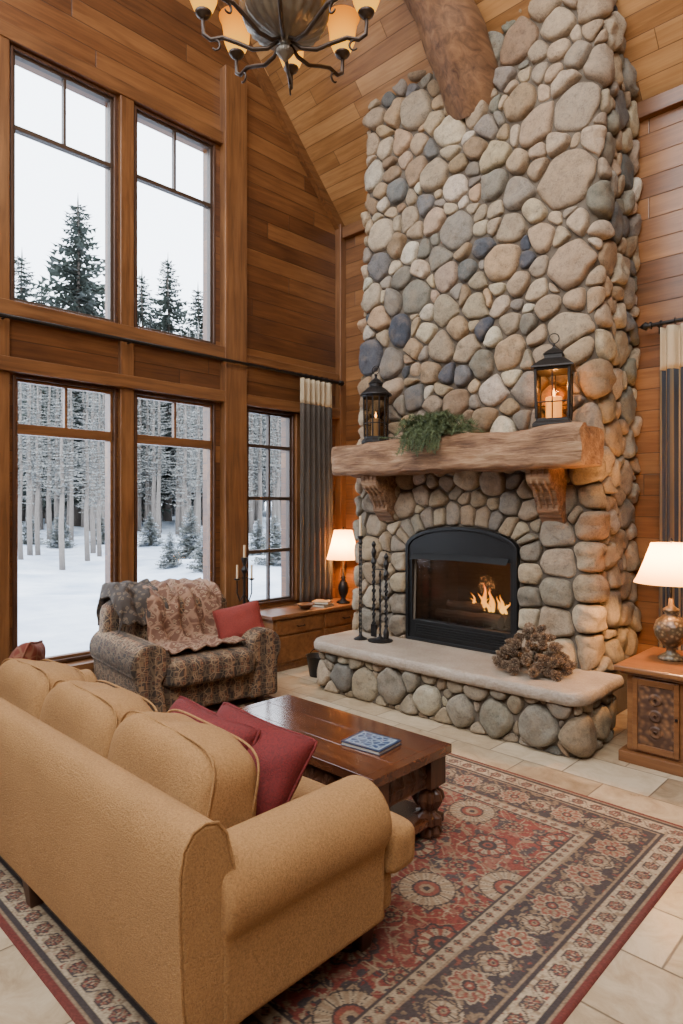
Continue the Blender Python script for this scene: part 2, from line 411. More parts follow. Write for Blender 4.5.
def throw(w,h,u0,v0,sizes,pre,reject=None,pack=.92):
    S=list(pre)
    for r,tries in sizes:
        for _ in range(tries):
            p=(u0+random.random()*w, v0+random.random()*h)
            if reject and reject(p[0],p[1],r): continue
            rr=r*random.uniform(.88,1.12)
            if S:
                A=np.array([(q[0],q[1],q[2]) for q in S])
                if np.any(np.hypot(A[:,0]-p[0],A[:,1]-p[1])<pack*(A[:,2]+rr)): continue
            S.append((p[0],p[1],rr,False))
    return S
def cells(S,u0,u1,v0,v1):
    A=np.array([(q[0],q[1],q[2]) for q in S]); out=[]
    for i,q in enumerate(S):
        if q[3]: out.append(None); continue
        poly=[(u0,v0),(u1,v0),(u1,v1),(u0,v1)]
        D=np.hypot(A[:,0]-q[0],A[:,1]-q[1]); order=np.argsort(D)[1:32]
        for j in order:
            nx,ny=2*(A[j,0]-q[0]),2*(A[j,1]-q[1]); 
            cc=A[j,0]**2+A[j,1]**2-q[0]**2-q[1]**2-A[j,2]**2+q[2]**2
            new=[]
            for k in range(len(poly)):
                a=poly[k]; b_=poly[(k+1)%len(poly)]
                da=nx*a[0]+ny*a[1]-cc; db=nx*b_[0]+ny*b_[1]-cc
                if da<=0: new.append(a)
                if (da<0<db) or (db<0<da):
                    tt=da/(da-db); new.append((a[0]+tt*(b_[0]-a[0]),a[1]+tt*(b_[1]-a[1])))
            poly=new
            if len(poly)<3: break
        out.append(poly if len(poly)>=3 else None)
    return out
def warp(u,v,u1,v0,v1,a):
    m=min(1,max(0,min(u,u1-u,v-v0,v1-v))/.08)
    return (u+m*a*noise.noise(Vector((u*5,v*5,1.3))),v+m*a*noise.noise(Vector((u*5,v*5,8.1))))
def stones(mb,S,CL,mapf,gap=.010,hmax=.075,push=None,colf=None,rnd=.25,rough=.16,wf=None):
    for q,poly in zip(S,CL):
        if poly is None: continue
        if wf: poly=[wf(*p) for p in poly]
        if push: poly=[push(*p) for p in poly]
        pp=[poly[0]]
        for p in poly[1:]:
            if math.hypot(p[0]-pp[-1][0],p[1]-pp[-1][1])>.012: pp.append(p)
        poly=pp
        if len(poly)<3: continue
        cx=sum(p[0] for p in poly)/len(poly); cy=sum(p[1] for p in poly)/len(poly)
        rm=sum(math.hypot(p[0]-cx,p[1]-cy) for p in poly)/len(poly)
        if rm<.025: continue
        s=max(.5,1-gap/rm*random.uniform(.4,1.4)); poly=[(cx+(p[0]-cx)*s,cy+(p[1]-cy)*s) for p in poly]
        for it in range(3):
            ratio=(rnd if not callable(rnd) else rnd(cx,cy)) if it==0 else .25
            new=[]
            for k in range(len(poly)):
                a=poly[k]; b_=poly[(k+1)%len(poly)]
                new.append((a[0]*(1-ratio)+b_[0]*ratio,a[1]*(1-ratio)+b_[1]*ratio)); new.append((a[0]*ratio+b_[0]*(1-ratio),a[1]*ratio+b_[1]*(1-ratio)))
            poly=new
            if len(poly)>30: break
        H=min(hmax,rm*.55)*random.uniform(.7,1.3)
        tx,ty=random.uniform(-.32,.32),random.uniform(-.32,.32)
        rings=[(1.0,-.5),(1.0,.05),(.985,.36),(.953,.60),(.885,.80),(.75,.93),(.50,.99),(.22,1.01)]
        vs=[];fs=[];n=len(poly); sd=random.random()*50
        for (sr,hh) in rings:
            for p in poly:
                pu,pv=cx+(p[0]-cx)*sr,cy+(p[1]-cy)*sr
                h=hh*H
                wob=1
                if hh>0:
                    h*=1+tx*(p[0]-cx)/rm*sr+ty*(p[1]-cy)/rm*sr
                    h+= rough*H*noise.noise(Vector((pu*11,pv*11,sd)))*1.6
                    wob=1+.06*noise.noise(Vector((pu*14,pv*14,sd+9)))
                pu,pv=cx+(pu-cx)*wob,cy+(pv-cy)*wob
                vs.append(mapf(pu,pv,h))
        vs.append(mapf(cx,cy,1.01*H))
        for i in range(len(rings)-1):
            for k in range(n):
                k2=(k+1)%n; fs.append((i*n+k,i*n+k2,(i+1)*n+k2,(i+1)*n+k))
        for k in range(n): fs.append(((len(rings)-1)*n+k,(len(rings)-1)*n+(k+1)%n,len(vs)-1))
        mb.add(vs,fs,None,colf(cx,cy) if colf else pick())

# ------------------------------------------------------------ FIREPLACE
fp=thing('stone_fireplace','tall river-rock fireplace with hewn log mantel and raised hearth','fireplace',(0,0,0))
CX0,CX1,FY=-4.21,-1.93,4.57
S_,P_,fpath=rounded_path([(CX0,BY-.005),(CX0,FY),(CX1,FY),(CX1,BY-.005)],.045)
LEAN=.2
def fmap(u,v,h):
    x,y,nx,ny=fpath(u)
    k=max(0,v-.4)/5.1*LEAN
    y2=y+k*(BY-y)/(BY-FY)
    return (x+nx*h,y2+ny*h,v)
ufront=S_[9]-P_[9][0]
OC,OH=-3.04,.545
def archz(x):
    dx=min(1,abs(x-OC)/OH); return 1.26+.18*math.sqrt(max(0,1-dx*dx))
def inside(x,z,mg=0):
    return abs(x-OC)<OH+mg and z<1.26+(.18+mg)*math.sqrt(max(0,1-((x-OC)/(OH+mg))**2))
def rej(u,v,r):
    x=u-ufront
    return 0<u-S_[1] and inside(x,v,r*.9+(.13 if v>1.15 else 0))
pre=[]
NV_=14
for k in range(NV_):
    a=PI*(k+.5)/NV_
    jit=random.uniform(-.01,.02)
    for (off,fake) in ((.105+jit,False),(-.105,True)):
        x=OC+(OH+off)*math.cos(a); zz=1.24+(.20+off)*math.sin(a); pre.append((x+ufront,zz,.085,fake))
for zz in (.55,.74,.92,1.10):
    for sg in (-1,1):
        rr=.09
        pre.append((OC+sg*(OH+.10)+ufront,zz+random.uniform(-.02,.02),rr,False)); pre.append((OC+sg*(OH-.10)+ufront,zz,rr,True))
for i,zz in enumerate((.53,.74,.97,1.19,1.42,1.64)):
    pre.append((-2.17+random.uniform(-.03,.03)+ufront,zz+random.uniform(-.01,.01),.125,False))
    pre.append((-1.95+.03+ufront,zz+.05,.11,False))
    pre.append((-4.0+random.uniform(-.03,.03)+ufront,zz+.02,.115,False))
    pre.append((-4.25+ufront,zz-.03,.11,False))
for (x,z,r) in ((-2.17,4.10,.225),(-2.12,3.42,.18),(-2.10,4.62,.18),(-2.14,2.95,.14),(-2.60,2.83,.13),(-3.3,3.0,.13),(-2.45,2.52,.13),(-2.55,4.85,.15)):
    pre.append((x+ufront,z,r,False))
SS=throw(S_[-1],5.5,0,.40,[(.150,60),(.125,240),(.105,700),(.088,1500),(.072,1900),(.058,1900),(.045,1500),(.034,1000)],pre,rej,.89)
CL=cells(SS,.0,S_[-1],.40,5.95)
def push(u,v):
    x=u-ufront
    if inside(x,v,0.005):
        dx=x-OC
        if v<1.2: return (OC+math.copysign(OH+.005,dx)+ufront,v)
        return (u,archz(x)+.008)
    return (u,v)
def colf(u,v):
    x=u-ufront
    if v<1.85:
        c=pick(); m=(.29,.225,.145); return tuple(a*.55+b*.45 for a,b in zip(c,m))
    for (bx,bz) in ((-2.53,3.75),(-2.80,3.05),(-3.75,3.3)):
        if abs(x-bx)<.06 and abs(v-bz)<.06: return (.045,.05,.065)
    if x>-2.4 and v>2.8 and u<S_[-1]-.8:
        c=pick(); m=(.38,.28,.185); return tuple(a*.45+b*.55 for a,b in zip(c,m))
    return pick()
wf=lambda u,v: warp(u,v,S_[-1],.4,5.95,.040 if v>1.8 else .014)
rndf=lambda u,v: .22 if v>1.8 else .15
mb=MB(); stones(mb,SS,CL,fmap,.0078,.068,push,colf,rndf,.22,wf); mb.obj('stonework',m_stone,fp,smooth=True,label='rounded river stones in tan grey and blue-grey')
mb=MB(); NU,NV=90,110
us=np.linspace(0,S_[-1],NU+1); vz=np.linspace(.0,5.95,NV+1)
vs=[fmap(u,v,.007) for u in us for v in vz]; fs=[]
for i in range(NU):
    for j in range(NV):
        um=(us[i]+us[i+1])/2; vm=(vz[j]+vz[j+1])/2
        if inside(um-ufront,vm,-.07) and vm>.4: continue
        a=i*(NV+1)+j; fs.append((a,a+NV+1,a+NV+2,a+1))
mb.add(vs,fs); mb.obj('mortar',m_mortar,fp,smooth=True)

# hearth
HX0,HX1,HY=-4.15,-1.78,3.98
S2,P2,hpath=rounded_path([(HX0,FY+.02),(HX0,HY),(HX1,HY),(HX1,FY+.02)],[.14,.06])
def hmap(u,v,h):
    x,y,nx,ny=hpath(u); return (x+nx*h,y+ny*h,v)
pre=[]; u=.1
while u<S2[-1]-.02:
    r=random.uniform(.12,.155); pre.append((u,random.uniform(.13,.20),r,False)); u+=r*1.95+random.choice((0,0,.05))
SS=throw(S2[-1],.35,0,0,[(.085,500),(.065,900),(.05,900),(.036,900)],pre,None,.84)
CL=cells(SS,0,S2[-1],0,.355)
def colh(u,v):
    c=pick(); m=(.24,.21,.14); return tuple(a*.65+b*.35 for a,b in zip(c,m))
mb=MB(); stones(mb,SS,CL,hmap,.006,.07,None,colh); mb.obj('hearth_stones',m_stone,fp,smooth=True)
mb=MB(); mb.grid(lambda a,b_:hmap(a*S2[-1],b_*.35,.008),60,4); mb.obj('hearth_mortar',m_mortar,fp,smooth=True)
NS=200
out=[]
for u in np.linspace(0,S2[-1],NS): 
    dd=.080+.010*noise.noise(Vector((u*4,0,3)))+.006*noise.noise(Vector((u*14,2,3))); out.append((u,dd))
vs=[];fs=[]
lay=[(.345,-.012),(.352,.0),(.375,.006),(.40,.004),(.418,-.004),(.428,-.014),(.431,-.03)]
for (z,o_) in lay:
    for (u,dd) in out:
        p=hmap(u,0,dd+o_+.006*noise.noise(Vector((u*20,z*40,5)))); vs.append((p[0],p[1],z))
for i in range(len(lay)-1):
    for k in range(NS):
        k2=(k+1)%NS; fs.append((i*NS+k,i*NS+k2,(i+1)*NS+k2,(i+1)*NS+k))
fs.append(tuple(range(NS-1,-1,-1))); fs.append(tuple((len(lay)-1)*NS+k for k in range(NS)))
mb=MB(); mb.add(vs,fs); mb.obj('hearth_slab',m_slab,fp,smooth=True,sharp=.9,label='smooth beige stone hearth slab')

# mantel beam
def hewn(mb,x0,x1,y0,y1,z0,z1,nx=150,amp=.024,seed=0):
    nr=52; vs=[];fs=[]
    cy,cz=(y0+y1)/2,(z0+z1)/2; hy,hz=(y1-y0)/2,(z1-z0)/2
    for i in range(nx+1):
        x=x0+(x1-x0)*i/nx
        endt=min(i,nx-i); es=1-.05*max(0,1-endt/3.)
        for k in range(nr):
            a=2*PI*k/nr; c,s=math.cos(a),math.sin(a); g=(abs(c)**9+abs(s)**9)**(1/9)
            y=cy+hy*c/g*es; z=cz+hz*s/g*es
            q=Vector((x*2.2,y*6,z*6+seed))
            ch=noise.noise(Vector((x*3.2,y*4,z*7+9)))
            dd=amp*noise.noise(q)+amp*.55*noise.noise(Vector((x*6,y*18,z*18)))+amp*.35*abs(noise.noise(Vector((x*4,y*38,z*38))))-amp*.7*max(0,ch-.2)*2
            xx=x+(.035*noise.noise(Vector((y*9,z*9,seed+x))) if endt==0 else 0)
            vs.append((xx,y+c*dd,z+s*dd+.008*noise.noise(Vector((x*1.2,seed,0)))))
    for i in range(nx):
        for k in range(nr):
            k2=(k+1)%nr; fs.append((i*nr+k,i*nr+k2,(i+1)*nr+k2,(i+1)*nr+k))
    fs.append(tuple(reversed(range(nr)))); fs.append(tuple(nx*nr+k for k in range(nr)))
    fs=[f[::-1] for f in fs]
    mb.add(vs,fs)
mb=MB(); hewn(mb,-4.20,-1.84,4.20,4.60,1.895,2.175); mb.obj('mantel',m_beam,fp,smooth=True,sharp=.9,label='rough hewn log mantel beam')
def corbel(x):
    mb=MB(); prof=[(0,0),(.30,0),(.30,-.09),(.27,-.13),(.20,-.17),(.17,-.24),(.12,-.30),(.10,-.36),(.04,-.42),(0,-.42)]
    n=len(prof); vs=[]
    for xx,s in ((-.09,1),(.09,1)):
        for (yy,zz) in prof: vs.append((xx,-yy,zz))
    fs=[tuple(range(n)),tuple(range(2*n-1,n-1,-1))]+[(k,n+k,n+(k+1)%n,(k+1)%n) for k in range(n)]
    mb.add(vs,fs)
    mb.tube([(-.095,-.235,-.07),(.095,-.235,-.07)],.055,14); mb.tube([(-.085,-.10,-.30),(.085,-.10,-.30)],.045,14)
    for q in (-.05,0,.05): mb.tube([(q,-.30,-.02),(q,-.285,-.12),(q,-.20,-.19),(q,-.165,-.26),(q,-.12,-.33)],.012,6)
    o=mb.obj('corbel',m_beam,fp,bevel=.01,label='carved wooden corbel'); o.location=(x,FY+.03,1.90); return o
corbel(-3.82); corbel(-2.20)

# firebox
def archring(mb,hw_o,zt_o,rise_o,zb_o,hw_i,zt_i,rise_i,zb_i,y0,y1,n=24):
    def prof(hw,zs,rise,zb):
        pts=[(OC-hw,zb)]
        for k in range(n+1):
            a=PI-PI*k/n; pts.append((OC+hw*math.cos(a),zs+rise*math.sin(a)))
        pts.append((OC+hw,zb)); return pts
    A=prof(hw_o,zt_o,rise_o,zb_o); B=prof(hw_i,zt_i,rise_i,zb_i); m=len(A)
    vs=[(x,y,z) for y in (y0,y1) for (x,z) in A]+[(x,y,z) for y in (y0,y1) for (x,z) in B]
    fs=[]
    for k in range(m):
        k2=(k+1)%m
        fs.append((k,k2,2*m+k2,2*m+k)); fs.append((m+k,3*m+k,3*m+k2,m+k2))
        fs.append((k,m+k,m+k2,k2)); fs.append((2*m+k,2*m+k2,3*m+k2,3*m+k))
    mb.add(vs,fs)
fb=MB(); archring(fb,OH+.005,1.26,.18,.43,OH-.025,1.245,.165,.455,4.54,4.62); fb.obj('firebox_surround',m_blackm,fp,bevel=.004,label='black arched metal firebox surround')
fb=MB(); archring(fb,OH-.025,1.245,.165,.455,OH-.060,1.16,.01,.61,4.555,4.62)
for k in range(5): fb.box(OC-.44,OC+.44,4.543,4.57,.485+k*.021,.495+k*.021)
fb.grid(lambda a,c_:(OC-(OH-.07)+2*(OH-.07)*a,4.55-.045*c_,1.15+.01*math.sin(PI*a)+(1-c_)*.05),20,4)
fb.obj('firebox_door_frame',m_blackm,fp,bevel=.002)
t=NT('firebox_brick'); o=t.obj(); 
bt=t.n('TexBrick',None,Vector=t.n('Mapping',None,Vector=o,Rotation=(PI/2,0,0)).outputs[0],Color1=(.028,.020,.015),Color2=(.018,.014,.011),Mortar=(.007,.006,.005),Scale=5.0)
t.bsdf(bt.outputs[0],.9); m_fbrick=t.m
fb=MB(); a0,a1,b0,b1,c0,c1=OC-.5,OC+.5,4.60,5.12,.50,1.42
fb.add([(a0,b0,c0),(a1,b0,c0),(a1-.12,b1,c0),(a0+.12,b1,c0),(a0,b0,c1),(a1,b0,c1),(a1-.12,b1,c1),(a0+.12,b1,c1)],[(0,1,2,3),(7,6,5,4),(3,2,6,7),(0,3,7,4),(2,1,5,6)])
fb.obj('firebox',m_fbrick,fp)
t=NT('fire_glass'); a_=t.n('BsdfTransparent',None,Color=(.78,.76,.74)); b_=t.n('BsdfGlossy',None,Color=(.9,.9,.9),Roughness=.12)
m_=t.n('MixShader',None,_0=.11,_1=a_.outputs[0],_2=b_.outputs[0]); t.t.links.new(m_.outputs[0],t.out.inputs[0])
fb=MB(); fb.box(OC-OH+.07,OC+OH-.07,4.60,4.604,.60,1.2); fb.obj('fire_screen_glass',t.m,fp)
fb=MB()
for k in range(7): 
    x=OC-.27+k*.09; fb.tube([(x,4.68,.64),(x,4.68,.585),(x,4.95,.585),(x,4.95,.66)],.009,6)
for y in (4.72,4.9): fb.tube([(OC-.3,y,.575),(OC+.3,y,.575)],.01,6)
for x in (OC-.27,OC+.27):
    for y in (4.72,4.9): fb.tube([(x,y,.502),(x,y,.58)],.01,6)
fb.obj('grate',m_iron,fp)
m_char=wood('charred_log',(.010,.007,.005),(.05,.028,.018),0,.9,1,.8)
for i,(x,y,z,a,l,r_) in enumerate([(OC-.02,4.74,.652,.06,.62,.055),(OC+.03,4.88,.652,-.1,.58,.055),(OC,4.81,.74,.25,.5,.045)]):
    b=MB(); pts=[(-l/2+l*k/8,.008*math.sin(k*1.3),.006*math.cos(k*2)) for k in range(9)]; b.tube(pts,[r_*(1+.1*noise.noise(Vector((k,i,0)))) for k in range(9)],12)
    o=b.obj('firewood_log',m_char,smooth=False); o.location=(x,y,z); o.rotation_euler=(0,0,a); o['label']='charred split log burning on the grate'; o['category']='firewood'; o['group']='logs in the firebox'
t=NT('flame'); o=t.obj(); x,y,z=t.xyz(o)
c=t.ramp(t.n('MapRange',None,Value=z,_1=0.0,_2=.24,_3=0.0,_4=1.0).outputs[0],[(0,(1,.48,.07)),(.5,(1,.32,.025)),(1,(1,.13,.004))])
e=t.n('Emission',None,Color=c,Strength=4.8); tr=t.n('BsdfTransparent',None)
lw=t.n('LayerWeight',None,Blend=.5).outputs[1]
fa=t.M('POWER',t.M('SUBTRACT',1.0,lw),1.5); fa=t.M('MULTIPLY',fa,t.n('MapRange',None,Value=z,_1=.0,_2=.25,_3=1.0,_4=.6).outputs[0])
mm=t.n('MixShader',None,_0=fa,_1=tr.outputs[0],_2=e.outputs[0]); t.t.links.new(mm.outputs[0],t.out.inputs[0])
b=MB(); rf=random.Random(5)
for (dx,dy,h,wd) in ((.10,0,.24,.034),(.14,.03,.17,.028),(.06,.02,.15,.028),(.19,-.02,.20,.032),(-.02,.02,.10,.024),(.26,.02,.15,.028),(-.2,.0,.06,.014),(.32,-.01,.10,.022),(-.10,.0,.06,.018),(.0,-.02,.15,.022),(.22,.04,.13,.024),(.16,-.03,.12,.024),(.29,-.02,.08,.02)):
    pts=[];rr=[]; ph=rf.uniform(0,6)
    for k in range(16):
        s=k/15; pts.append((dx+.03*math.sin(s*6+ph)*s,dy+.015*math.sin(s*5+dx*10),h*s)); rr.append(max(.0008,wd*math.sin(PI*min(1,s*.8+.12))**.8*(1-s)**.7))
    b.tube(pts,rr,12)
o=b.obj('fire_flames',t.m,smooth=True); o.location=(OC,4.80,.72); o['kind']='stuff'; o['label']='orange flames above the burning logs'; o['category']='fire'
light('POINT','fire_light',(OC+.15,4.74,.95),8,(1,.45,.15),.08)

# ceiling rafter log
b=MB(); pts=[];rr=[]
for k in range(60):
    s=-.12+k*.07; pts.append((-3.04+.02*math.sin(k*.35),4.73-s,5.22+SL*s)); rr.append(.238+.010*math.sin(k*.55)+.008*math.sin(k*1.35)+.006*math.sin(k*3.1))
b.tube(pts,rr,36)
b.v=[(p[0]+.02*noise.noise(Vector((p[0]*9,p[1]*2.5,p[2]*2.5))),p[1],p[2]+.022*noise.noise(Vector((p[0]*10,p[1]*3,p[2]*3+7)))) for p in b.v]
lg=b.obj('ceiling_log_beam',m_log,smooth=True,sharp=1.0); lg['label']='peeled log rafter running up the sloped ceiling'; lg['category']='beam'

# ------------------------------------------------------------ mantel things
m_cf=emis('candle_flame',(1,.5,.14),10)
m_wax=simple('candle_wax',(.60,.44,.26),.5,0,.05)
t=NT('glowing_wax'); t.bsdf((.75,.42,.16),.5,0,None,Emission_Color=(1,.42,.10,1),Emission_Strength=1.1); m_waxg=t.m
def lantern(loc,rz,w,h,sides,label,en,tint,wax):
    e=thing('lantern',label,'lantern',loc,rz,group='lanterns on the mantel')
    rb=w/2; off=PI/sides
    b=MB(); b.lathe([(rb*1.0,0),(rb*1.0,.02),(rb*.9,.035),(rb*.82,.045),(rb*.82,.06)],sides,R(off,'Z'))
    H1=.06; H2=h*.62
    for k in range(sides):
        a=2*PI*(k+.5)/sides; x,y=rb*.8*math.cos(a),rb*.8*math.sin(a); b.tube([(x,y,H1),(x*1.06,y*1.06,H2)],.012 if sides<6 else .007,6)
        a2=2*PI*(k+1.5)/sides; x2,y2=rb*.8*math.cos(a2),rb*.8*math.sin(a2)
        for f_ in (.33,): b.tube([(x*1.02,y*1.02,H1+(H2-H1)*f_),(x2*1.02,y2*1.02,H1+(H2-H1)*f_)],.005,6)
        if sides<6: b.tube([((x+x2)/2,(y+y2)/2,H1),((x+x2)/2*1.05,(y+y2)/2*1.05,H2)],.005,6)
    b.lathe([(rb*.9,H2-.01),(rb*.95,H2+.012)],sides,R(off,'Z'))
    b.obj('body',m_iron,e,bevel=.002)
    b=MB(); b.lathe([(rb*1.08,H2+.012),(rb*1.05,H2+.022),(rb*.62,H2+h*.11),(rb*.45,H2+h*.13),(rb*.45,H2+h*.17),(rb*.52,H2+h*.175),(rb*.3,H2+h*.22),(rb*.1,H2+h*.25),(.01,H2+h*.27),(.016,H2+h*.285),(.006,H2+h*.30)],sides if sides<6 else 20,R(off,'Z')); b.obj('roof',m_iron,e)
    b=MB(); rr=h*.055; b.tube([(rr*math.cos(q),0,H2+h*.30+rr+rr*math.sin(q)) for q in np.linspace(0,2*PI,21)],.004,6); b.obj('ring',m_iron,e)
    b=MB(); b.lathe([(rb*.77,H1),(rb*.81,H2-.008)],sides,R(off,'Z'),cap=False); b.obj('glass',glassmat('lantern_glass',tint,.15),e)
    b=MB(); b.lathe([(w*.15,H1),(w*.15,H1+h*.24),(w*.13,H1+h*.245)],16); b.obj('candle',wax,e,smooth=False)
    b=MB(); z=H1+h*.25; b.lathe([(.001,z),(.010,z+.014),(.011,z+.026),(.005,z+.045),(.0008,z+.06)],10); b.obj('flame',m_cf,e,smooth=True)
    light('POINT','lantern_light',(loc[0],loc[1],loc[2]+H1+h*.25+.08),en,(1,.5,.18),.02)
    return e
lantern((-3.80,4.38,2.178),.2,.27,.68,12,'round black iron lantern with domed cap and candle',.4,(.55,.47,.38),m_wax)
lantern((-2.12,4.40,2.178),.35,.38,.66,4,'square black iron lantern with glowing candle behind glass',5,(1,.80,.52),m_waxg)
t=NT('evergreen'); o=t.obj(); f=t.noise(o,25,3); t.bsdf(t.ramp(f,[(.3,(.020,.036,.012)),(.7,(.11,.14,.05))]),.7); m_green=t.m
b=MB()
def sprig(base,d_,L_,droop,edge):
    pts=[base+d_*L_*s/6+Vector((0,0,-droop*L_*(s/6)**2)) for s in range(7)]
    pts=[Vector((p.x,min(p.y,.12,(-.20 if p.z<.0 else 9)),p.z if p.y<edge else max(p.z,.012))) for p in pts]
    b.tube(pts,[.003]*7,4)
    for s in range(22):
        q=pts[int(s/22*6)].lerp(pts[min(6,int(s/22*6)+1)],(s/22*6)%1)
        for r_ in range(3):
            v=Vector((random.uniform(-1,1),random.uniform(-1,1),random.uniform(-.6,1))).normalized()*.032+d_*.016
            sd=v.cross(d_).normalized()*.003; p2=q+v
            if p2.y>edge: p2.z=max(p2.z,.004)
            b.add([q-sd,q+sd,p2],[(0,1,2)])
for i in range(190):
    a=random.uniform(0,2*PI); L_=random.uniform(.12,.24); el=random.uniform(-.1,1.3)
    base=Vector((random.gauss(0,.14),random.uniform(-.12,.03),random.uniform(.02,.15)))
    sprig(base,Vector((math.cos(a),math.sin(a)*.7-.15,el)).normalized(),L_,.75,-.17)
for i in range(50):
    base=Vector((random.uniform(-.22,.16),random.uniform(-.16,-.08),random.uniform(.03,.08)))
    sprig(base,Vector((random.uniform(-.6,.6),-1,random.uniform(.0,.3))).normalized(),random.uniform(.12,.18),1.3,-.17)
o=b.obj('evergreen_sprigs',m_green); o.location=(-3.08,4.35,2.178); o['label']='bunch of green evergreen sprigs lying on the mantel'; o['category']='greenery'; o['kind']='stuff'

# ------------------------------------------------------------ hearth things
def twist_pole(b,x,y,z0,z1,r=.014):
    n=60; b.tube([(x,y,z0+(z1-z0)*k/n) for k in range(n+1)],[r*(1+.28*math.sin(k*.8)) for k in range(n+1)],8,twist=.35,sq=.25)
e=thing('fireplace_tool_set','wrought iron fireplace tools with twisted shafts on a stand','fireplace tools',(-3.68,4.30,.43))
b=MB(); b.lathe([(.11,0),(.11,.012),(.045,.022),(.018,.04)],20); twist_pole(b,0,0,.03,.62,.008)
b.tube([(-.10,0,.60),(-.05,0,.63),(.05,0,.63),(.10,0,.60)],.005,8); b.obj('stand',m_iron,e)
for i,(x,y,top) in enumerate(((-.075,.0,.88),(.085,-.02,.78))):
    b=MB(); twist_pole(b,x,y,.13,top-.2,.012)
    b.lathe([(.010,top-.22),(.026,top-.19),(.012,top-.15),(.024,top-.10),(.012,top-.06),(.022,top-.03),(.004,top)],10,T(x,y,0))
    if i==0: b.box(-.03,.03,-.006,.006,.03,.14,T(x,y,0))
    else: b.lathe([(.024,.04),(.026,.09),(.010,.14)],10,T(x,y,0))
    b.obj(['shovel','brush'][i],m_iron,e)
e=thing('iron_candlestick','tall twisted black iron candlestick on the hearth','candlestick',(-3.86,4.24,.43),0)
h=1.10; b=MB(); b.lathe([(.06,0),(.06,.01),(.02,.03),(.012,.05)],16)
for q in range(3):
    a0_=q*2*PI/3; b.tube([(.011*math.cos(a0_+s*.55),.011*math.sin(a0_+s*.55),.05+(h-.30)*s/40) for s in range(41)],.005,6)
b.lathe([(.012,h-.26),(.022,h-.24),(.012,h-.21),(.028,h-.19),(.028,h-.18),(.012,h-.175)],14); b.obj('stem',m_iron,e)
b=MB(); b.lathe([(.012,h-.18),(.010,h)],12); b.obj('candle',m_wax,e)

b=MB(); b.lathe([(.004,0),(.018,.01),(.022,.035),(.015,.065),(.003,.085)],8,col=(.07,.04,.022))
for k in range(64):
    s=k/64; a=k*2.39996; z=.004+s*.08; r_=.034*math.sin(PI*(.18+.8*s))+.004
    ca,sa=math.cos(a),math.sin(a); t1=(-sa,ca)
    up=.004+s*.016; w_=.010*(1-.4*s)
    base=(ca*.012,sa*.012,z-.002); tip=(ca*r_,sa*r_,z+up); 
    vs=[base,(ca*r_*.8+t1[0]*w_,sa*r_*.8+t1[1]*w_,z+up*.6),(tip[0],tip[1],tip[2]),(ca*r_*.8-t1[0]*w_,sa*r_*.8-t1[1]*w_,z+up*.6),(ca*r_*.8,sa*r_*.8,z+up*.6+.006)]
    cc=(.20,.125,.07) if k%3 else (.34,.25,.165)
    b.add(vs,[(0,1,4),(1,2,4),(2,3,4),(3,0,4),(0,3,2,1)],None,cc)
t=NT('pine_cone_scales'); a=t.n('VertexColor',{'layer_name':'Col'}).outputs[0]; t.bsdf(t.mix(t.noise(t.obj(),60,3),a,t.mix(1.0,a,(.45,.4,.35),'MULTIPLY')),.8); m_cone=t.m
cone=b.mesh('pine_cone',m_cone)
rows=[(0,.215,15),(.05,.185,13),(.10,.155,11),(.155,.12,9),(.205,.085,6),(.25,.03,3)]
rows2=[(0,.12,9),(.05,.08,6)]
for rw in (rows,rows2):
    for (zz,rad,cnt) in rw:
        for i in range(cnt):
            a=2*PI*i/cnt+zz*9; rr_=rad*random.uniform(.9,1.05)
            o=bpy.data.objects.new('pine_cone',cone); C.objects.link(o)
            o.location=(-2.20+rr_*math.cos(a),4.25+rr_*.75*math.sin(a),.43+.04+zz)
            o.rotation_euler=(random.uniform(.9,2.0),random.uniform(-.6,.6),a+PI/2+random.uniform(-.6,.6)); s=random.uniform(.85,1.15); o.scale=(s,s,s)
            o['label']='open brown pine cone in a pile on the hearth'; o['category']='pine cone'; o['group']='pine cones heaped on the hearth'

# ------------------------------------------------------------ SOFA
m_sofa=fabric('golden_tan_chenille',(.34,.175,.060),.92,.18,120,.7)
m_leg=simple('dark_leg_wood',(.06,.025,.012),.4)
sofa=thing('sofa','golden tan upholstered three-seat sofa with rolled arms','sofa',(-2.685,1.40,.006),0)
hw=1.235; bk=-.475; ft=.46
b=MB(); b.box(-hw+.05,hw-.05,bk+.02,ft-.03,.13,.275); b.obj('base',m_sofa,sofa,bevel=.025,seg=3)
b=MB()
prof=[(bk+.02,.13),(bk,.28),(bk-.01,.50),(bk-.008,.63),(bk+.003,.69),(bk+.03,.727),(bk+.07,.74),(bk+.11,.73),(bk+.14,.69),(bk+.175,.55),(bk+.21,.28),(bk+.21,.13)]
n=len(prof); xs=np.linspace(-hw+.02,hw-.02,26); vs=[];fs=[]
for i,x in enumerate(xs):
    for (y,z) in prof: vs.append((x,y,z))
for i in range(len(xs)-1):
    for k in range(n):
        k2=(k+1)%n; fs.append((i*n+k,(i+1)*n+k,(i+1)*n+k2,i*n+k2))
fs.append(tuple(range(n))); fs.append(tuple((len(xs)-1)*n+k for k in reversed(range(n))))
b.add(vs,[f[::-1] for f in fs]); b.obj('backrest',m_sofa,sofa,smooth=True,sharp=.9,bevel=.014,seg=4)
for sg in (-1,1):
    b=MB(); pth=[(sg*(hw-.024),y,z) for (y,z) in prof[:-1]]; b.tube(pth,.005,8); b.obj('piping',m_sofa,sofa,smooth=True)
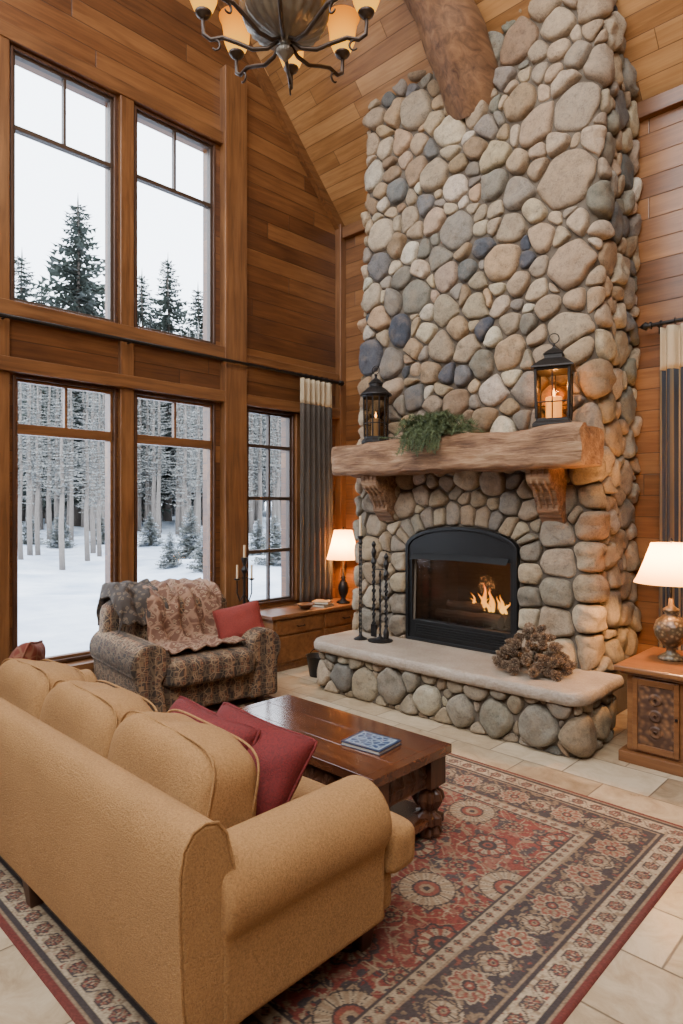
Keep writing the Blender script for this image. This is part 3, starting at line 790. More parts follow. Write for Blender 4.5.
def arm(sg,parent,hw,y0,y1,zt,r,mat,name='arm',base=.13,inset=.025):
    b=MB(); cx=sg*(hw-r+.01); cz=zt-r
    prof=[]
    for k in range(29):
        a=math.radians(-40+ (280)*k/28); prof.append((cx+sg*r*math.cos(a),cz+r*math.sin(a)))
    inner=sg*(hw-2*r+.02)
    prof=prof+[(inner+sg*.0,base),(sg*(hw-inset),base),(sg*(hw-inset),cz-r*1.0)]
    n=len(prof); ys=list(np.linspace(y0,y1,12)); vs=[];fs=[]
    for i,y in enumerate(ys):
        for (x,z) in prof: vs.append((x,y,z))
    for i in range(len(ys)-1):
        for k in range(n):
            k2=(k+1)%n; fs.append((i*n+k,i*n+k2,(i+1)*n+k2,(i+1)*n+k))
    fs.append(tuple(reversed(range(n)))); fs.append(tuple((len(ys)-1)*n+k for k in range(n)))
    if sg>0: fs=[f[::-1] for f in fs]
    b.add(vs,fs); o=b.obj(name,mat,parent,smooth=True,sharp=.7,bevel=.028,seg=5)
for sg in (-1,1): arm(sg,sofa,hw+.01,bk+.12,ft-.11,.62,.138,m_sofa)
iw=hw-.255; cw=2*iw/3
for i in range(3):
    cx=-iw+cw*(i+.5)
    b=MB(); b.softbox(cw-.004,.80,.17,9,14,T(cx,.11,.355),.008)
    if i!=1:
        sg=-1 if i==0 else 1
        b.softbox(.31,.16,.17,5,12,T(sg*(iw+.105),ft-.02,.355),.006)
    b.obj('seat_cushion',m_sofa,sofa,smooth=True)
    b=MB(); M=T(cx,bk+.33,.595)@R(-.20,'X')@R((-.035,.015,.04)[i],'Y')
    W2,H2_=cw-.002,.435
    b.softbox(W2,.30,H2_,4.4,28,M,.020,None,6)
    for yy in (-.092,.092):
        pts=[]
        for q in range(97):
            a=2*PI*q/96; c,s=math.cos(a),math.sin(a); kk=5.6; g=(abs(c)**kk+abs(s)**kk)**(1/kk); pts.append((W2*.490*c/g,yy,H2_*.490*s/g))
        b.tube(pts,.0045,6,M)
    b.obj('back_cushion',m_sofa,sofa,smooth=True)
for (x,y) in ((hw-.12,ft-.13),(-hw+.12,ft-.13),(hw-.12,bk+.08),(0,bk+.08),(-hw+.12,bk+.08)):
    b=MB(); b.add([(-.025,-.025,0),(.025,-.025,0),(.025,.025,0),(-.025,.025,0),(-.042,-.042,.13),(.042,-.042,.13),(.042,.042,.13),(-.042,.042,.13)],[(3,2,1,0),(4,5,6,7),(0,1,5,4),(1,2,6,5),(2,3,7,6),(3,0,4,7)],T(x,y,0))
    b.obj('leg',m_leg,sofa,bevel=.004)

m_red=fabric('red_cushion_fabric',(.135,.0075,.0065),.8,.25,110,.6)
t=NT('rust_patterned_fabric'); o=t.obj(); vv=t.n('TexVoronoi',{'feature':'DISTANCE_TO_EDGE'},Vector=o,Scale=16.0).outputs[0]
t.bsdf(t.mix(t.ramp(vv,[(.03,(1,1,1)),(.10,(0,0,0))]),(.15,.030,.016),(.20,.085,.045)),.9,0,t.bump(t.noise(o,220,2),.3,.003)); m_rust=t.m
def pillow(loc,rot,w,h,th,mat,label,seed,trim=True):
    e=thing('throw_pillow',label,'pillow',loc,0,group='red throw pillows'); e.rotation_euler=rot
    b=MB(); b.pillow(w,h,th,26,None,seed); b.obj('cover',mat,e,smooth=True,weld=.0005)
    b=MB(); pts=[]
    n=22
    def pe(u,q):
        cr=1-.05*(abs(u)*abs(q))**6
        return (w/2*u*(1-.08*(1-q*q)*abs(u)**3)*cr,h/2*q*(1-.08*(1-u*u)*abs(q)**3)*cr,0)
    for k in range(n): pts.append(pe(-1+2*k/n,-1))
    for k in range(n): pts.append(pe(1,-1+2*k/n))
    for k in range(n): pts.append(pe(1-2*k/n,1))
    for k in range(n+1): pts.append(pe(-1,1-2*k/n))
    b.tube(pts,.006,6); b.obj('piping',mat,e,smooth=True)
    return e
pillow((-2.16,1.41,.60),(math.radians(60),math.radians(4),math.radians(4)),.52,.43,.20,m_red,'dark red square throw pillow leaning on the sofa cushions',1)
pillow((-1.97,1.50,.59),(math.radians(54),math.radians(10),math.radians(14)),.48,.44,.20,m_red,'plump dark red square throw pillow tilted against another pillow',5)
pillow((-3.72,1.32,.70),(math.radians(66),math.radians(-10),math.radians(-30)),.40,.36,.16,m_rust,'rust red patterned throw pillow at the far sofa arm',3)

# ------------------------------------------------------------ ARMCHAIR
t=NT('tapestry_fabric'); o=t.obj(); x,y,z=t.xyz(o)
v1=t.n('TexVoronoi',{'distance':'CHEBYCHEV'},Vector=o,Scale=26.0); v2=t.n('TexVoronoi',{'feature':'DISTANCE_TO_EDGE'},Vector=o,Scale=16.0).outputs[0]
c=t.ramp(v1.outputs[0],[(.0,(.28,.19,.10)),(.16,(.16,.07,.038)),(.28,(.043,.034,.026)),(.40,(.23,.155,.09)),(.55,(.06,.045,.034))])
c=t.mix(t.ramp(v2,[(.02,(1,1,1)),(.06,(0,0,0))]),c,(.25,.18,.11))
band=t.ramp(t.M('FRACT',t.M('MULTIPLY',x,7.5)),[(.0,(1,.9,.8)),(.42,(1,.9,.8)),(.5,(.5,.46,.42)),(.8,(.5,.46,.42)),(.88,(1.0,.75,.6))])
c=t.mix(1.0,c,band,'MULTIPLY')
t.bsdf(c,.95,0,t.bump(t.noise(o,200,2),.4,.004)); m_tap=t.m
ch=thing('armchair','upholstered armchair in dark tapestry fabric with rolled arms','armchair',(-4.58,2.90,0),math.radians(-97))
hw=.62
b=MB(); b.box(-hw+.05,hw-.05,-.50,.44,.08,.31); b.obj('base',m_tap,ch,bevel=.03,seg=3)
b=MB(); b.softbox(.80,.84,.22,6,12,T(0,.12,.38),.012); b.obj('seat_cushion',m_tap,ch,smooth=True)
b=MB(); b.softbox(1.12,.28,.68,4.5,14,T(0,-.38,.55)@R(-.10,'X'),.02); b.obj('backrest',m_tap,ch,smooth=True)
b=MB(); b.softbox(.80,.28,.46,3.6,12,T(0,-.19,.65)@R(-.2,'X'),.02); b.obj('back_cushion',m_tap,ch,smooth=True)
for sg in (-1,1): arm(sg,ch,hw,-.46,.48,.62,.15,m_tap,base=.08)
for (x,y) in ((-.48,.38),(.48,.38),(-.48,-.40),(.48,-.40)):
    b=MB(); b.lathe([(.022,0),(.035,.05),(.03,.10)],12,T(x,y,0)); b.obj('leg',m_leg,ch)
t=NT('throw_blanket_weave'); o=t.obj(); x,y,z=t.xyz(o)
v1=t.n('TexVoronoi',{'distance':'MANHATTAN'},Vector=t.n('Mapping',None,Vector=o,Scale=(1,1,1.4)).outputs[0],Scale=22.0).outputs[0]
v3=t.n('TexVoronoi',{'feature':'DISTANCE_TO_EDGE'},Vector=o,Scale=9.0).outputs[0]
c=t.ramp(v1,[(.0,(.38,.25,.15)),(.2,(.20,.085,.048)),(.35,(.07,.045,.03)),(.5,(.34,.22,.13)),(.7,(.14,.065,.038))])
c=t.mix(t.ramp(v3,[(.03,(1,1,1)),(.09,(0,0,0))]),c,(.27,.15,.09))
t.bsdf(c,.95,0,t.bump(t.noise(o,180,2),.5,.005)); m_blk=t.m
t=NT('dark_throw_weave'); o=t.obj()
v1=t.n('TexVoronoi',{'distance':'MANHATTAN'},Vector=o,Scale=26.0).outputs[0]
t.bsdf(t.ramp(v1,[(.0,(.24,.175,.11)),(.25,(.045,.036,.028)),(.45,(.16,.11,.07)),(.6,(.05,.038,.03))]),.95,0,t.bump(t.noise(o,180,2),.5,.005)); m_blk2=t.m
def drape(name,x0,x1,path,mat,label,seed,skew=.0,amp=.012):
    pp=[Vector((0,*p)) for p in path]; S=[0]
    for i in range(1,len(pp)): S.append(S[-1]+(pp[i]-pp[i-1]).length)
    S=np.array(S); Y=np.array([p.y for p in pp]); Z=np.array([p.z for p in pp])
    def fn(a,c):
        ex=.05*noise.noise(Vector((a*5,seed,0)))
        s=min(S[-1],max(0,c*S[-1]+ex*(c-.2))); y=np.interp(s,S,Y); z=np.interp(s,S,Z); x=x0+(x1-x0)*a+skew*c+.04*noise.noise(Vector((c*5,seed,a*2)))
        w_=amp*1.3*abs(noise.noise(Vector((x*8,c*4,seed))))+amp*.6*math.sin(x*38+c*5+seed+2*noise.noise(Vector((c*4,x*3,seed))))+amp*.5*noise.noise(Vector((x*22,c*14,seed)))
        dn=max(0,abs(x)-.50)*1.6
        return (x,y+w_*.9,z+w_*.9+amp*.8-dn)
    b=MB(); b.grid(fn,70,90,flip=True)
    o=b.obj(name,mat,None,smooth=True,solid=.012); o.location=ch.location; o.rotation_euler=ch.rotation_euler
    o['label']=label; o['category']='blanket'
drape('throw_blanket',-.38,.28,[(-.56,.66),(-.56,.80),(-.52,.90),(-.43,.925),(-.33,.92),(-.20,.905),(-.07,.84),(-.01,.71),(.01,.57),(.04,.505),(.40,.50)],m_blk,'brown and cream woven throw over the armchair back',2,.06,.034)
drape('throw_blanket',.14,.52,[(-.58,.60),(-.57,.80),(-.53,.91),(-.43,.94),(-.32,.935),(-.19,.91),(-.09,.83),(-.045,.72),(-.03,.66)],m_blk2,'dark patterned throw hanging over the armchair corner',6,.02,.03)
pillow((-4.34,3.27,.635),(math.radians(58),math.radians(-12),math.radians(58)),.40,.34,.16,fabric('rust_red_fabric',(.19,.020,.011),.85,.2,110,.5),'bright rust red pillow on the armchair seat',9)

# ------------------------------------------------------------ COFFEE TABLE
ct=thing('coffee_table','dark cherry wood coffee table with carved legs and drawer','coffee table',(-2.385,2.33,.006))
tw,td=.60,.29
b=MB()
for i in range(3):
    y0=-td+2*td*i/3; b.box(-tw+.05,tw-.05,y0+.0004,y0+2*td/3-.0004,.405,.448)
b.box(-tw,-tw+.0495,-td,td,.405,.448); b.box(tw-.0495,tw,-td,td,.405,.448)
b.obj('table_top',m_dark,ct,bevel=.002,seg=2)
b=MB(); b.box(-tw+.03,tw-.03,-td+.03,td-.03,.385,.405); b.box(-tw+.06,tw-.06,-td+.05,td-.05,.255,.385); b.obj('apron',m_darkv,ct,bevel=.004)
def relief(u,v,nu):
    q=(u*nu)%1-.5; w_=v-.5; r=math.hypot(q,w_*1.0); th=math.atan2(w_,q)
    edge=max(abs(u-.5)*2,abs(v-.5)*2)
    return .018*max(0,math.cos(min(r,.5)*PI))*(.6+.4*math.cos(6*th))+(.008 if edge>.93 else 0)
for sg in (-1,1):
    b=MB(); b.grid(lambda a,c_:(sg*(tw-.06+.002+relief(a,c_,4)),-.17+.34*a,.262+.116*c_),72,20,flip=(sg<0)); b.obj('carved_drawer_front',m_darkv,ct,smooth=True)
for sg in (-1,1):
    b=MB(); b.grid(lambda a,c_:(-.43+.86*a,sg*(td-.05+.002+relief(a,c_,9)),.262+.116*c_),150,20,flip=(sg>0)); b.obj('carved_apron_panel',m_darkv,ct,smooth=True)
b=MB(); b.box(-tw+.04,tw-.04,-td+.03,td-.03,.075,.11); b.obj('lower_shelf',m_dark,ct,bevel=.006)
lp=[(.035,0),(.055,.012),(.06,.03),(.05,.05),(.045,.06),(.068,.075),(.068,.11),(.04,.122),(.034,.135),(.055,.155),(.073,.19),(.064,.222),(.038,.24),(.05,.252),(.058,.262)]
for sx_ in (-1,1):
    for sy_ in (-1,1):
        b=MB(); b.lathe(lp,40,T(sx_*(tw-.085),sy_*(td-.075),0),rib=.13,ribn=8); b.box(-.06,.06,-.06,.06,.256,.39,T(sx_*(tw-.085),sy_*(td-.075),0)); b.obj('leg',m_darkv,ct,bevel=.003)
t=NT('blue_white_pattern'); o=t.obj(); x,y,z=t.xyz(o)
v=t.n('TexVoronoi',{'feature':'DISTANCE_TO_EDGE'},Vector=o,Scale=30.0).outputs[0]
edge=t.M('MAXIMUM',t.M('ABSOLUTE',t.M('DIVIDE',x,.125)),t.M('ABSOLUTE',t.M('DIVIDE',y,.10)))
c=t.ramp(v,[(.05,(.22,.28,.35)),(.16,(.025,.05,.11))]); c=t.mix(t.M('GREATER_THAN',edge,.72),c,(.24,.29,.34)); c=t.mix(t.M('GREATER_THAN',edge,.80),c,(.02,.035,.07))
t.bsdf(c,.3); m_blue=t.m
bk_=thing('patterned_book','blue and white patterned hardcover book on the table','book',(-2.06,2.34,.4545),math.radians(6))
b=MB(); b.box(-.115,.115,-.095,.095,.016,.020); b.obj('cover',m_blue,bk_,bevel=.001)
b=MB(); b.box(-.11,.11,-.09,.09,.003,.016); b.obj('pages',simple('paper',(.5,.46,.38),.8),bk_)
b=MB(); b.box(-.115,.115,-.095,.095,0,.003); b.obj('back_cover',m_blue,bk_)

# ------------------------------------------------------------ RUG
rx0,rx1,ry0,ry1=-4.25,-.89,.86,3.50
W_,H_=rx1-rx0,ry1-ry0; nx,ny=int(W_/.0055),int(H_/.0055)
gx,gy=np.meshgrid(np.linspace(0,W_,nx+1),np.linspace(0,H_,ny+1),indexing='ij')
e=np.minimum(np.minimum(gx,W_-gx),np.minimum(gy,H_-gy))
hor=(np.minimum(gy,H_-gy)<=np.minimum(gx,W_-gx)); s=np.where(hor,gx,gy)
col=np.zeros(gx.shape+(3,))
RED=np.array((.15,.016,.012)); DRK=np.array((.020,.017,.019)); BEI=np.array((.35,.265,.165)); RUS=np.array((.175,.040,.024)); TAN=np.array((.21,.14,.08)); BLU=np.array((.03,.035,.045)); ROSE=np.array((.22,.08,.05))
def put(mask,c): col[mask]=c
rng=np.random.RandomState(3)
def vnoise(sc_):
    g_=rng.rand(int(W_*sc_)+3,int(H_*sc_)+3); x=gx*sc_; y=gy*sc_; xi=x.astype(int); yi=y.astype(int); fx=x-xi; fy=y-yi
    fx=fx*fx*(3-2*fx); fy=fy*fy*(3-2*fy)
    return (g_[xi,yi]*(1-fx)+g_[xi+1,yi]*fx)*(1-fy)+(g_[xi,yi+1]*(1-fx)+g_[xi+1,yi+1]*fx)*fy
def rosette(dx,dy,Rr,cols,m,pet=8):
    r=np.hypot(dx,dy)/Rr; th=np.arctan2(dy,dx); pm=.92+.08*np.cos(pet*th)
    put(m&(r<1.12*pm),cols[0]); put(m&(r<1.0*pm),cols[1]); put(m&(r<.84)&(r>.80),cols[0]); put(m&(r<.78)&(np.cos(pet*th)>-.3)&(r>.42),cols[2]); put(m&(r<.42),cols[0]); put(m&(r<.36),cols[3]); put(m&(r<.22),cols[1]); put(m&(r<.10),cols[0])
    put(m&(r<.95)&(np.abs(np.sin(pet*th/2))<.12)&(r>.36),cols[0])
fld=e>=.47
put(fld,RUS*.4+RED*.6)
nz=vnoise(26); put(fld&(nz>.74),ROSE*.9); put(fld&(nz<.32),DRK*1.7)
nz=vnoise(62); put(fld&(nz>.78),TAN); put(fld&(nz<.14),RED*.8)
vn=np.abs(np.sin(gx*21+2.2*np.sin(gy*14))*np.cos(gy*19+2*np.sin(gx*12))); put(fld&(vn<.05),TAN)
vn=np.abs(np.sin(gx*34+1.6*np.sin(gy*27))+np.cos(gy*32+1.5*np.sin(gx*25))); put(fld&(vn<.09),BEI*.8)
sp=.24
ix=np.round((gx-W_/2)/sp); iy=np.round((gy-H_/2)/sp); par=((ix+iy)%2==0)
dx=gx-W_/2-ix*sp; dy=gy-H_/2-iy*sp
big=fld&par&(((ix-iy)/2)%2==0); sm=fld&par&~(((ix-iy)/2)%2==0); ti=fld&~par
rosette(dx,dy,.145,[DRK,TAN*1.1,BEI*.9,RUS],big,14); rosette(dx,dy,.105,[DRK,RUS,BEI*.8,DRK],sm,10); rosette(dx,dy,.05,[DRK,TAN,RED,DRK],ti,6)
def band(a,b_,c): put((e>=a)&(e<b_),c)
band(0,.026,RED*.75); band(.026,.038,TAN); band(.038,.060,DRK)
band(.060,.150,BEI)
m=(e>=.060)&(e<.150); nzb=vnoise(75); put(m&(nzb>.74),TAN); put(m&(nzb<.12),RUS); q=((s/.10)%1-.5)*.10; rosette(q,e-.105,.030,[DRK,RUS,TAN,BEI],m,6)
put(m&(np.abs(e-(.105+.028*np.sin(s*2*PI/.10)))<.004),DRK*1.5)
band(.150,.168,DRK); band(.168,.180,TAN); band(.180,.40,DRK*1.2)
m=(e>=.180)&(e<.40); mc=.29
nz2=vnoise(56); put(m&(nz2>.72),TAN*.75); put(m&(nz2<.16),RUS*.8)
wv=mc+.06*np.sin(s*2*PI/.30); put(m&(np.abs(e-wv)<.007),BEI*.85)
wv=mc-.06*np.sin(s*2*PI/.30); put(m&(np.abs(e-wv)<.006),TAN)
wv=mc+.085*np.sin(s*4*PI/.30); put(m&(np.abs(e-wv)<.004),TAN*.8)
q=((s/.30+.25)%1-.5)*.30; rosette(q,e-mc,.074,[BEI*.85,RUS,TAN,DRK],m,10); q=((s/.30+.75)%1-.5)*.30; rosette(q,e-mc,.055,[DRK,TAN,BEI*.85,RED],m,8)
band(.40,.412,TAN); band(.412,.460,BEI*.85)
m=(e>=.412)&(e<.460); q=((s/.055)%1-.5)*.055; rosette(q,e-.436,.017,[DRK,TAN,RUS,DRK],m,4)
band(.460,.472,DRK)
mean=np.array((.12,.070,.042)); col=col*.92+mean*.08
wear=vnoise(3)*.35+vnoise(9)*.25+vnoise(30)*.2; col=col*(1-wear[...,None]*.30)+mean*wear[...,None]*.30
sub=(.74+.52*rng.rand(*e.shape))*(.88+.24*vnoise(4)); col=np.clip(col*sub[...,None],0,1)
me=bpy.data.meshes.new('area_rug'); nvx=(nx+1)*(ny+1)
z=.010+.0012*rng.rand(*e.shape); z=np.where(e<.004,.001,z)
vv=np.stack([gx-W_/2,gy-H_/2,z],-1).reshape(-1,3).astype(np.float32)
ii,jj=np.meshgrid(np.arange(nx),np.arange(ny),indexing='ij'); a=(ii*(ny+1)+jj).ravel(); fq=np.stack([a,a+ny+1,a+ny+2,a+1],-1).ravel()
me.vertices.add(nvx); me.vertices.foreach_set('co',vv.ravel()); me.loops.add(len(fq)); me.loops.foreach_set('vertex_index',fq.astype(np.int32))
me.polygons.add(len(a)); me.polygons.foreach_set('loop_start',np.arange(0,len(fq),4,dtype=np.int32)); me.polygons.foreach_set('loop_total',np.full(len(a),4,dtype=np.int32))
me.update(calc_edges=True); me.validate()
ca=me.color_attributes.new('Col','FLOAT_COLOR','POINT'); ca.data.foreach_set('color',np.concatenate([col.reshape(-1,3),np.ones((nvx,1))],1).astype(np.float32).ravel())
t=NT('rug_wool'); a_=t.n('VertexColor',{'layer_name':'Col'}).outputs[0]; t.bsdf(a_,.95,0,t.bump(t.noise(t.obj(),300,2),.4,.003)); me.materials.append(t.m)
ro=bpy.data.objects.new('area_rug',me); C.objects.link(ro); ro.location=((rx0+rx1)/2,(ry0+ry1)/2,0); ro['label']='red and beige oriental rug with floral medallions and borders'; ro['category']='rug'

# ------------------------------------------------------------ SIDE CABINET + LAMP
def carved(name):
    t=NT(name); o=t.obj(); v=t.n('TexVoronoi',{'feature':'SMOOTH_F1'},Vector=o,Scale=30.0).outputs[0]
    t.bsdf(t.ramp(v,[(.15,(.19,.085,.032)),(.5,(.055,.022,.009))]),.6,0,t.bump(v,.8,.008)); return t.m
m_carv=carved('carved_panel')
sc_=thing('side_cabinet','carved wooden side cabinet with paneled doors','cabinet',(-1.20,4.50,0))
b=MB(); b.box(-.37,.37,-.35,.35,.0,.07); b.box(-.33,.33,-.31,.33,.07,.56); b.obj('body',m_oak,sc_,bevel=.005)
b=MB(); b.box(-.39,.39,-.38,.36,.575,.61); b.box(-.36,.36,-.35,.345,.555,.575); b.obj('cabinet_top',m_oak,sc_,bevel=.008)
for sg in (-1,1):
    dd=MB(); c0=sg*.155
    for (a0,a1,z0,z1) in ((-.135,-.105,.09,.54),(.105,.135,.09,.54),(-.105,.105,.09,.13),(-.105,.105,.50,.54)): dd.box(c0+a0,c0+a1,-.33,-.308,z0,z1)
    dr=dd.obj('door',m_oak,sc_,bevel=.003)
    b=MB(); b.box(c0-.104,c0+.104,-.322,-.31,.131,.499)
    for zz in (.22,.32,.42): b.lathe([(.0,0),(.04,.003),(.03,.010),(.012,.008),(.008,.014)],16,T(c0,-.322,zz)@R(PI/2,'X'),cap=False)
    b.obj('carved_panel',m_carv,dr)
    b=MB(); b.lathe([(.004,0),(.004,.012),(.010,.018),(.006,.026)],10,T(sg*.03,-.33,.33)@R(PI/2,'X')); b.obj('knob',m_iron,dr)
m_shade=shademat('cream_lampshade',(.76,.50,.24),(1,.50,.15),.6,None,.6)
m_bulb=emis('bulb_glow',(1,.66,.32),6)
def lamp(loc,label,base_prof,basemat,z_sh0,z_sh1,r0,r1,energy,rib=0,ribn=12):
    e=thing('table_lamp',label,'lamp',loc)
    b=MB(); b.lathe(base_prof,32,None,True,rib,ribn); b.obj('lamp_base',basemat,e,smooth=True)
    b=MB(); top=base_prof[-1][1]; b.tube([(0,0,top),(0,0,z_sh0+.03)],.006,8); b.lathe([(.004,z_sh1+.0),(.013,z_sh1+.015),(.004,z_sh1+.035)],10)
    for k in range(3): a=2*PI*k/3; b.tube([(0,0,z_sh1-.01),(r1*math.cos(a),r1*math.sin(a),z_sh1-.01)],.002,5)
    for sg in (-1,1): b.tube([(0,0,z_sh0+.02),(sg*.06,0,z_sh0+.05),(sg*.06,0,z_sh1-.06),(0,0,z_sh1-.005)],.002,5)
    b.obj('stem',m_iron,e)
    prof=[(r0+(r1-r0)*(k/8)**.85,z_sh0+(z_sh1-z_sh0)*k/8) for k in range(9)]
    b=MB(); b.lathe(prof,40,None,False); o=b.obj('lamp_shade',m_shade,e,smooth=True)
    b=MB(); b.lathe([(.005,z_sh0+.02),(.02,z_sh0+.04),(.024,z_sh0+.06),(.012,z_sh0+.08)],14); b.obj('bulb',m_bulb,e,smooth=True)
    light('POINT','lamp_light',(loc[0],loc[1],loc[2]+z_sh0+.15),energy,(1,.50,.17),.04)
    return e
t=NT('mottled_gold_ceramic'); o=t.obj(); v=t.n('TexVoronoi',None,Vector=o,Scale=40.0).outputs[0]
t.bsdf(t.ramp(v,[(.1,(.28,.20,.10)),(.5,(.08,.05,.024))]),.3,.1,t.bump(v,.6,.006)); m_urn=t.m
lamp((-1.37,4.52,.61),'table lamp with mottled urn base and cream shade',[(.075,0),(.08,.012),(.06,.03),(.03,.05),(.028,.075),(.06,.10),(.095,.15),(.105,.20),(.09,.25),(.05,.285),(.035,.30),(.05,.315),(.05,.33),(.02,.35),(.012,.40)],m_urn,.50,.76,.225,.12,82)

bc=thing('window_bench_cabinet','low wooden bench cabinet with drawers beneath the window','cabinet',(-5.0,4.66,0))
b=MB(); b.box(-.21,.22,-.66,.70,.06,.52); b.box(-.20,.20,-.65,.68,0,.06); b.obj('body',m_oak,bc,bevel=.004)
b=MB(); b.box(-.215,.26,-.70,.70,.52,.56); b.obj('bench_top',m_oak,bc,bevel=.008)
for k in range(2):
    y0=-.63+k*.66
    b=MB(); b.box(.22,.238,y0,y0+.62,.36,.50); dr=b.obj('drawer',m_oak,bc,bevel=.005)
    b=MB(); b.tube([(.24,y0+.26,.43),(.262,y0+.27,.425),(.262,y0+.35,.425),(.24,y0+.36,.43)],.005,6); b.obj('handle',m_iron,dr)
    b=MB(); b.box(.22,.236,y0,y0+.62,.09,.34); b.obj('door',m_oak,bc,bevel=.005)
lamp((-4.88,5.08,.56),'small table lamp with dark base and glowing cream shade',[(.07,0),(.075,.012),(.04,.03),(.02,.05),(.045,.10),(.06,.16),(.045,.22),(.02,.26),(.03,.28),(.012,.30),(.01,.46)],m_iron,.48,.80,.185,.10,66)
b=MB(); b.lathe([(.03,0),(.05,.01),(.09,.05),(.10,.055),(.085,.045),(.04,.015)],24); o=b.obj('decorative_bowl',simple('brown_ceramic',(.10,.045,.02),.3),smooth=True); o.location=(-4.86,4.50,.56); o['label']='small brown ceramic bowl on the bench top'; o['category']='bowl'
for i,(c,w_) in enumerate((((.05,.04,.035),.2),((.22,.15,.08),.17))):
    e=thing('hardcover_book','closed hardcover book stacked flat on the bench','book',(-4.88,4.76,.56+i*.03),.2+i*.3,group='books on the bench')
    b=MB(); b.box(-.09,.09,-w_/2,w_/2,0,.003); b.box(-.09,.09,-w_/2,w_/2,.025,.028); b.box(-.09,-.086,-w_/2,w_/2,.003,.025); b.obj('cover',simple('book_cloth_%d'%i,c,.7),e)
    b=MB(); b.box(-.086,.084,-w_/2+.005,w_/2-.005,.003,.025); b.obj('pages',simple('book_pages',(.5,.44,.34),.8),e)
e=thing('candle_stand','ornate black iron candle stand beside the window','candle stand',(-5.02,3.84,0))
b=MB(); b.lathe([(.10,0),(.10,.012),(.03,.04)],18); b.tube([(0,0,.03),(0,0,1.12)],.013,8)
for k in range(3):
    a=2*PI*k/3+.4; ca_,sa_=math.cos(a),math.sin(a)
    b.tube([(ca_*.01,sa_*.01,.75),(ca_*.05,sa_*.05,.70),(ca_*.08,sa_*.08,.78),(ca_*.08,sa_*.08,.90)],.008,6); b.lathe([(.01,.90),(.028,.91),(.028,.92)],12,T(ca_*.08,sa_*.08,0))
b.lathe([(.01,.95),(.035,1.0),(.012,1.04),(.03,1.10),(.03,1.12)],12); b.obj('stand',m_iron,e)
for k in range(3):
    a=2*PI*k/3+.4; b=MB(); b.lathe([(.011,.92),(.011,1.05)],10,T(math.cos(a)*.08,math.sin(a)*.08,0)); b.obj('candle',m_wax,e)
b=MB(); b.lathe([(.012,1.12),(.012,1.24)],10); b.obj('candle',m_wax,e)
e=thing('ash_bucket','small black metal bucket on the floor beside the hearth','bucket',(-4.42,4.28,0))
b=MB(); b.lathe([(.10,0),(.13,.19),(.138,.195),(.128,.19),(.097,.01),(.001,.008)],24,cap=False); b.obj('bucket_body',m_iron,e,smooth=True)
b=MB(); b.tube([(.132*math.cos(q),0,.18+.07*math.sin(q)) for q in np.linspace(0,PI,15)],.004,6); b.obj('handle',m_iron,e)

# ------------------------------------------------------------ CURTAINS
m_cream=fabric('cream_curtain_header',(.44,.34,.21),.9,.1,300,.2)
m_cur=fabric('grey_brown_curtain',(.070,.054,.040),.9,.3,200,.4)
t=NT('striped_curtain'); o=t.obj(); x,y,z=t.xyz(o)
st=t.M('FRACT',t.M('MULTIPLY',x,11)); c=t.ramp(st,[(.0,(.24,.155,.07)),(.22,(.24,.155,.07)),(.26,(.022,.024,.03)),(.48,(.022,.024,.03)),(.52,(.08,.06,.04)),(.72,(.14,.09,.04)),(.76,(.022,.024,.03))])
t.bsdf(c,.9,0,t.bump(t.noise(o,150,2),.3,.004)); m_str=t.m
def curtain(axis,plane,a0,a1,z0,zh,z1,mat,label,folds):
    e=thing('curtain',label,'curtain',((plane,(a0+a1)/2,z0) if axis=='y' else ((a0+a1)/2,plane,z0)))
    w_=a1-a0
    def fn(zlo,zhi,off=0):
        def f(a,c):
            q=-w_/2+w_*a; z=zlo+(zhi-zlo)*c; pinch=1-.05*(z-z0)/(z1-z0)
            d_=(.032)*math.sin(a*folds*2*PI)+.008*math.sin(a*folds*4.3*PI+z*1.2)+off
            return (d_,q*pinch,z-z0) if axis=='y' else (q*pinch,d_,z-z0)
        return f
    b=MB(); b.grid(fn(z0,zh),90,14); b.obj('curtain_panel',mat,e,smooth=True,solid=.006)
    b=MB(); b.grid(fn(zh,z1,0),90,6); b.obj('curtain_header',m_cream,e,smooth=True,solid=.006)
    for k in range(7):
        b=MB(); q=-w_/2*.93+w_*.93*k/6; pts=[]
        for j in range(17):
            a=2*PI*j/16; dz=.024*math.sin(a)+(3.02-z0); dd=.024*math.cos(a)
            pts.append((dd,q,dz) if axis=='y' else (q,dd,dz))
        b.tube(pts,.003,5); b.obj('ring',m_iron,e)
curtain('y',WX+.145,4.62,5.12,.57,2.72,2.99,m_cur,'dark grey-brown pleated curtain with cream header band',6)
curtain('x',BY-.13,-1.69,-1.05,.12,2.66,2.99,m_str,'dark striped curtain with cream header band',6)
def rod(axis,plane,a0,a1,z,br,label,wallp):
    e=thing('curtain_rod',label,'curtain rod',(plane,a0,z) if axis=='y' else (a0,plane,z))
    L_=a1-a0
    def p(a,o=0,dz=0): return (o,a,dz) if axis=='y' else (a,o,dz)
    b=MB(); b.tube([p(0),p(L_)],.016,12); b.obj('pole',m_iron,e,smooth=False)
    for a,sg in ((0,-1),(L_,1)):
        b=MB(); n_=[.014,.03,.018,.034,.02,.004]; b.tube([p(a+sg*q) for q in (0,.012,.03,.05,.075,.1)],n_,12); b.obj('finial',m_iron,e,smooth=True)
    for a in br:
        b=MB(); b.tube([p(a-a0,0,-.0),p(a-a0,wallp-plane,0)],.008,8); b.tube([p(a-a0,wallp-plane,-.05),p(a-a0,wallp-plane,.05)],.014,8); b.obj('bracket',m_iron,e)
rod('y',WX+.145,.9,5.22,3.02,(1.7,2.71,3.8,5.24-.06),'long black iron curtain rod over the windows',WX+.012)
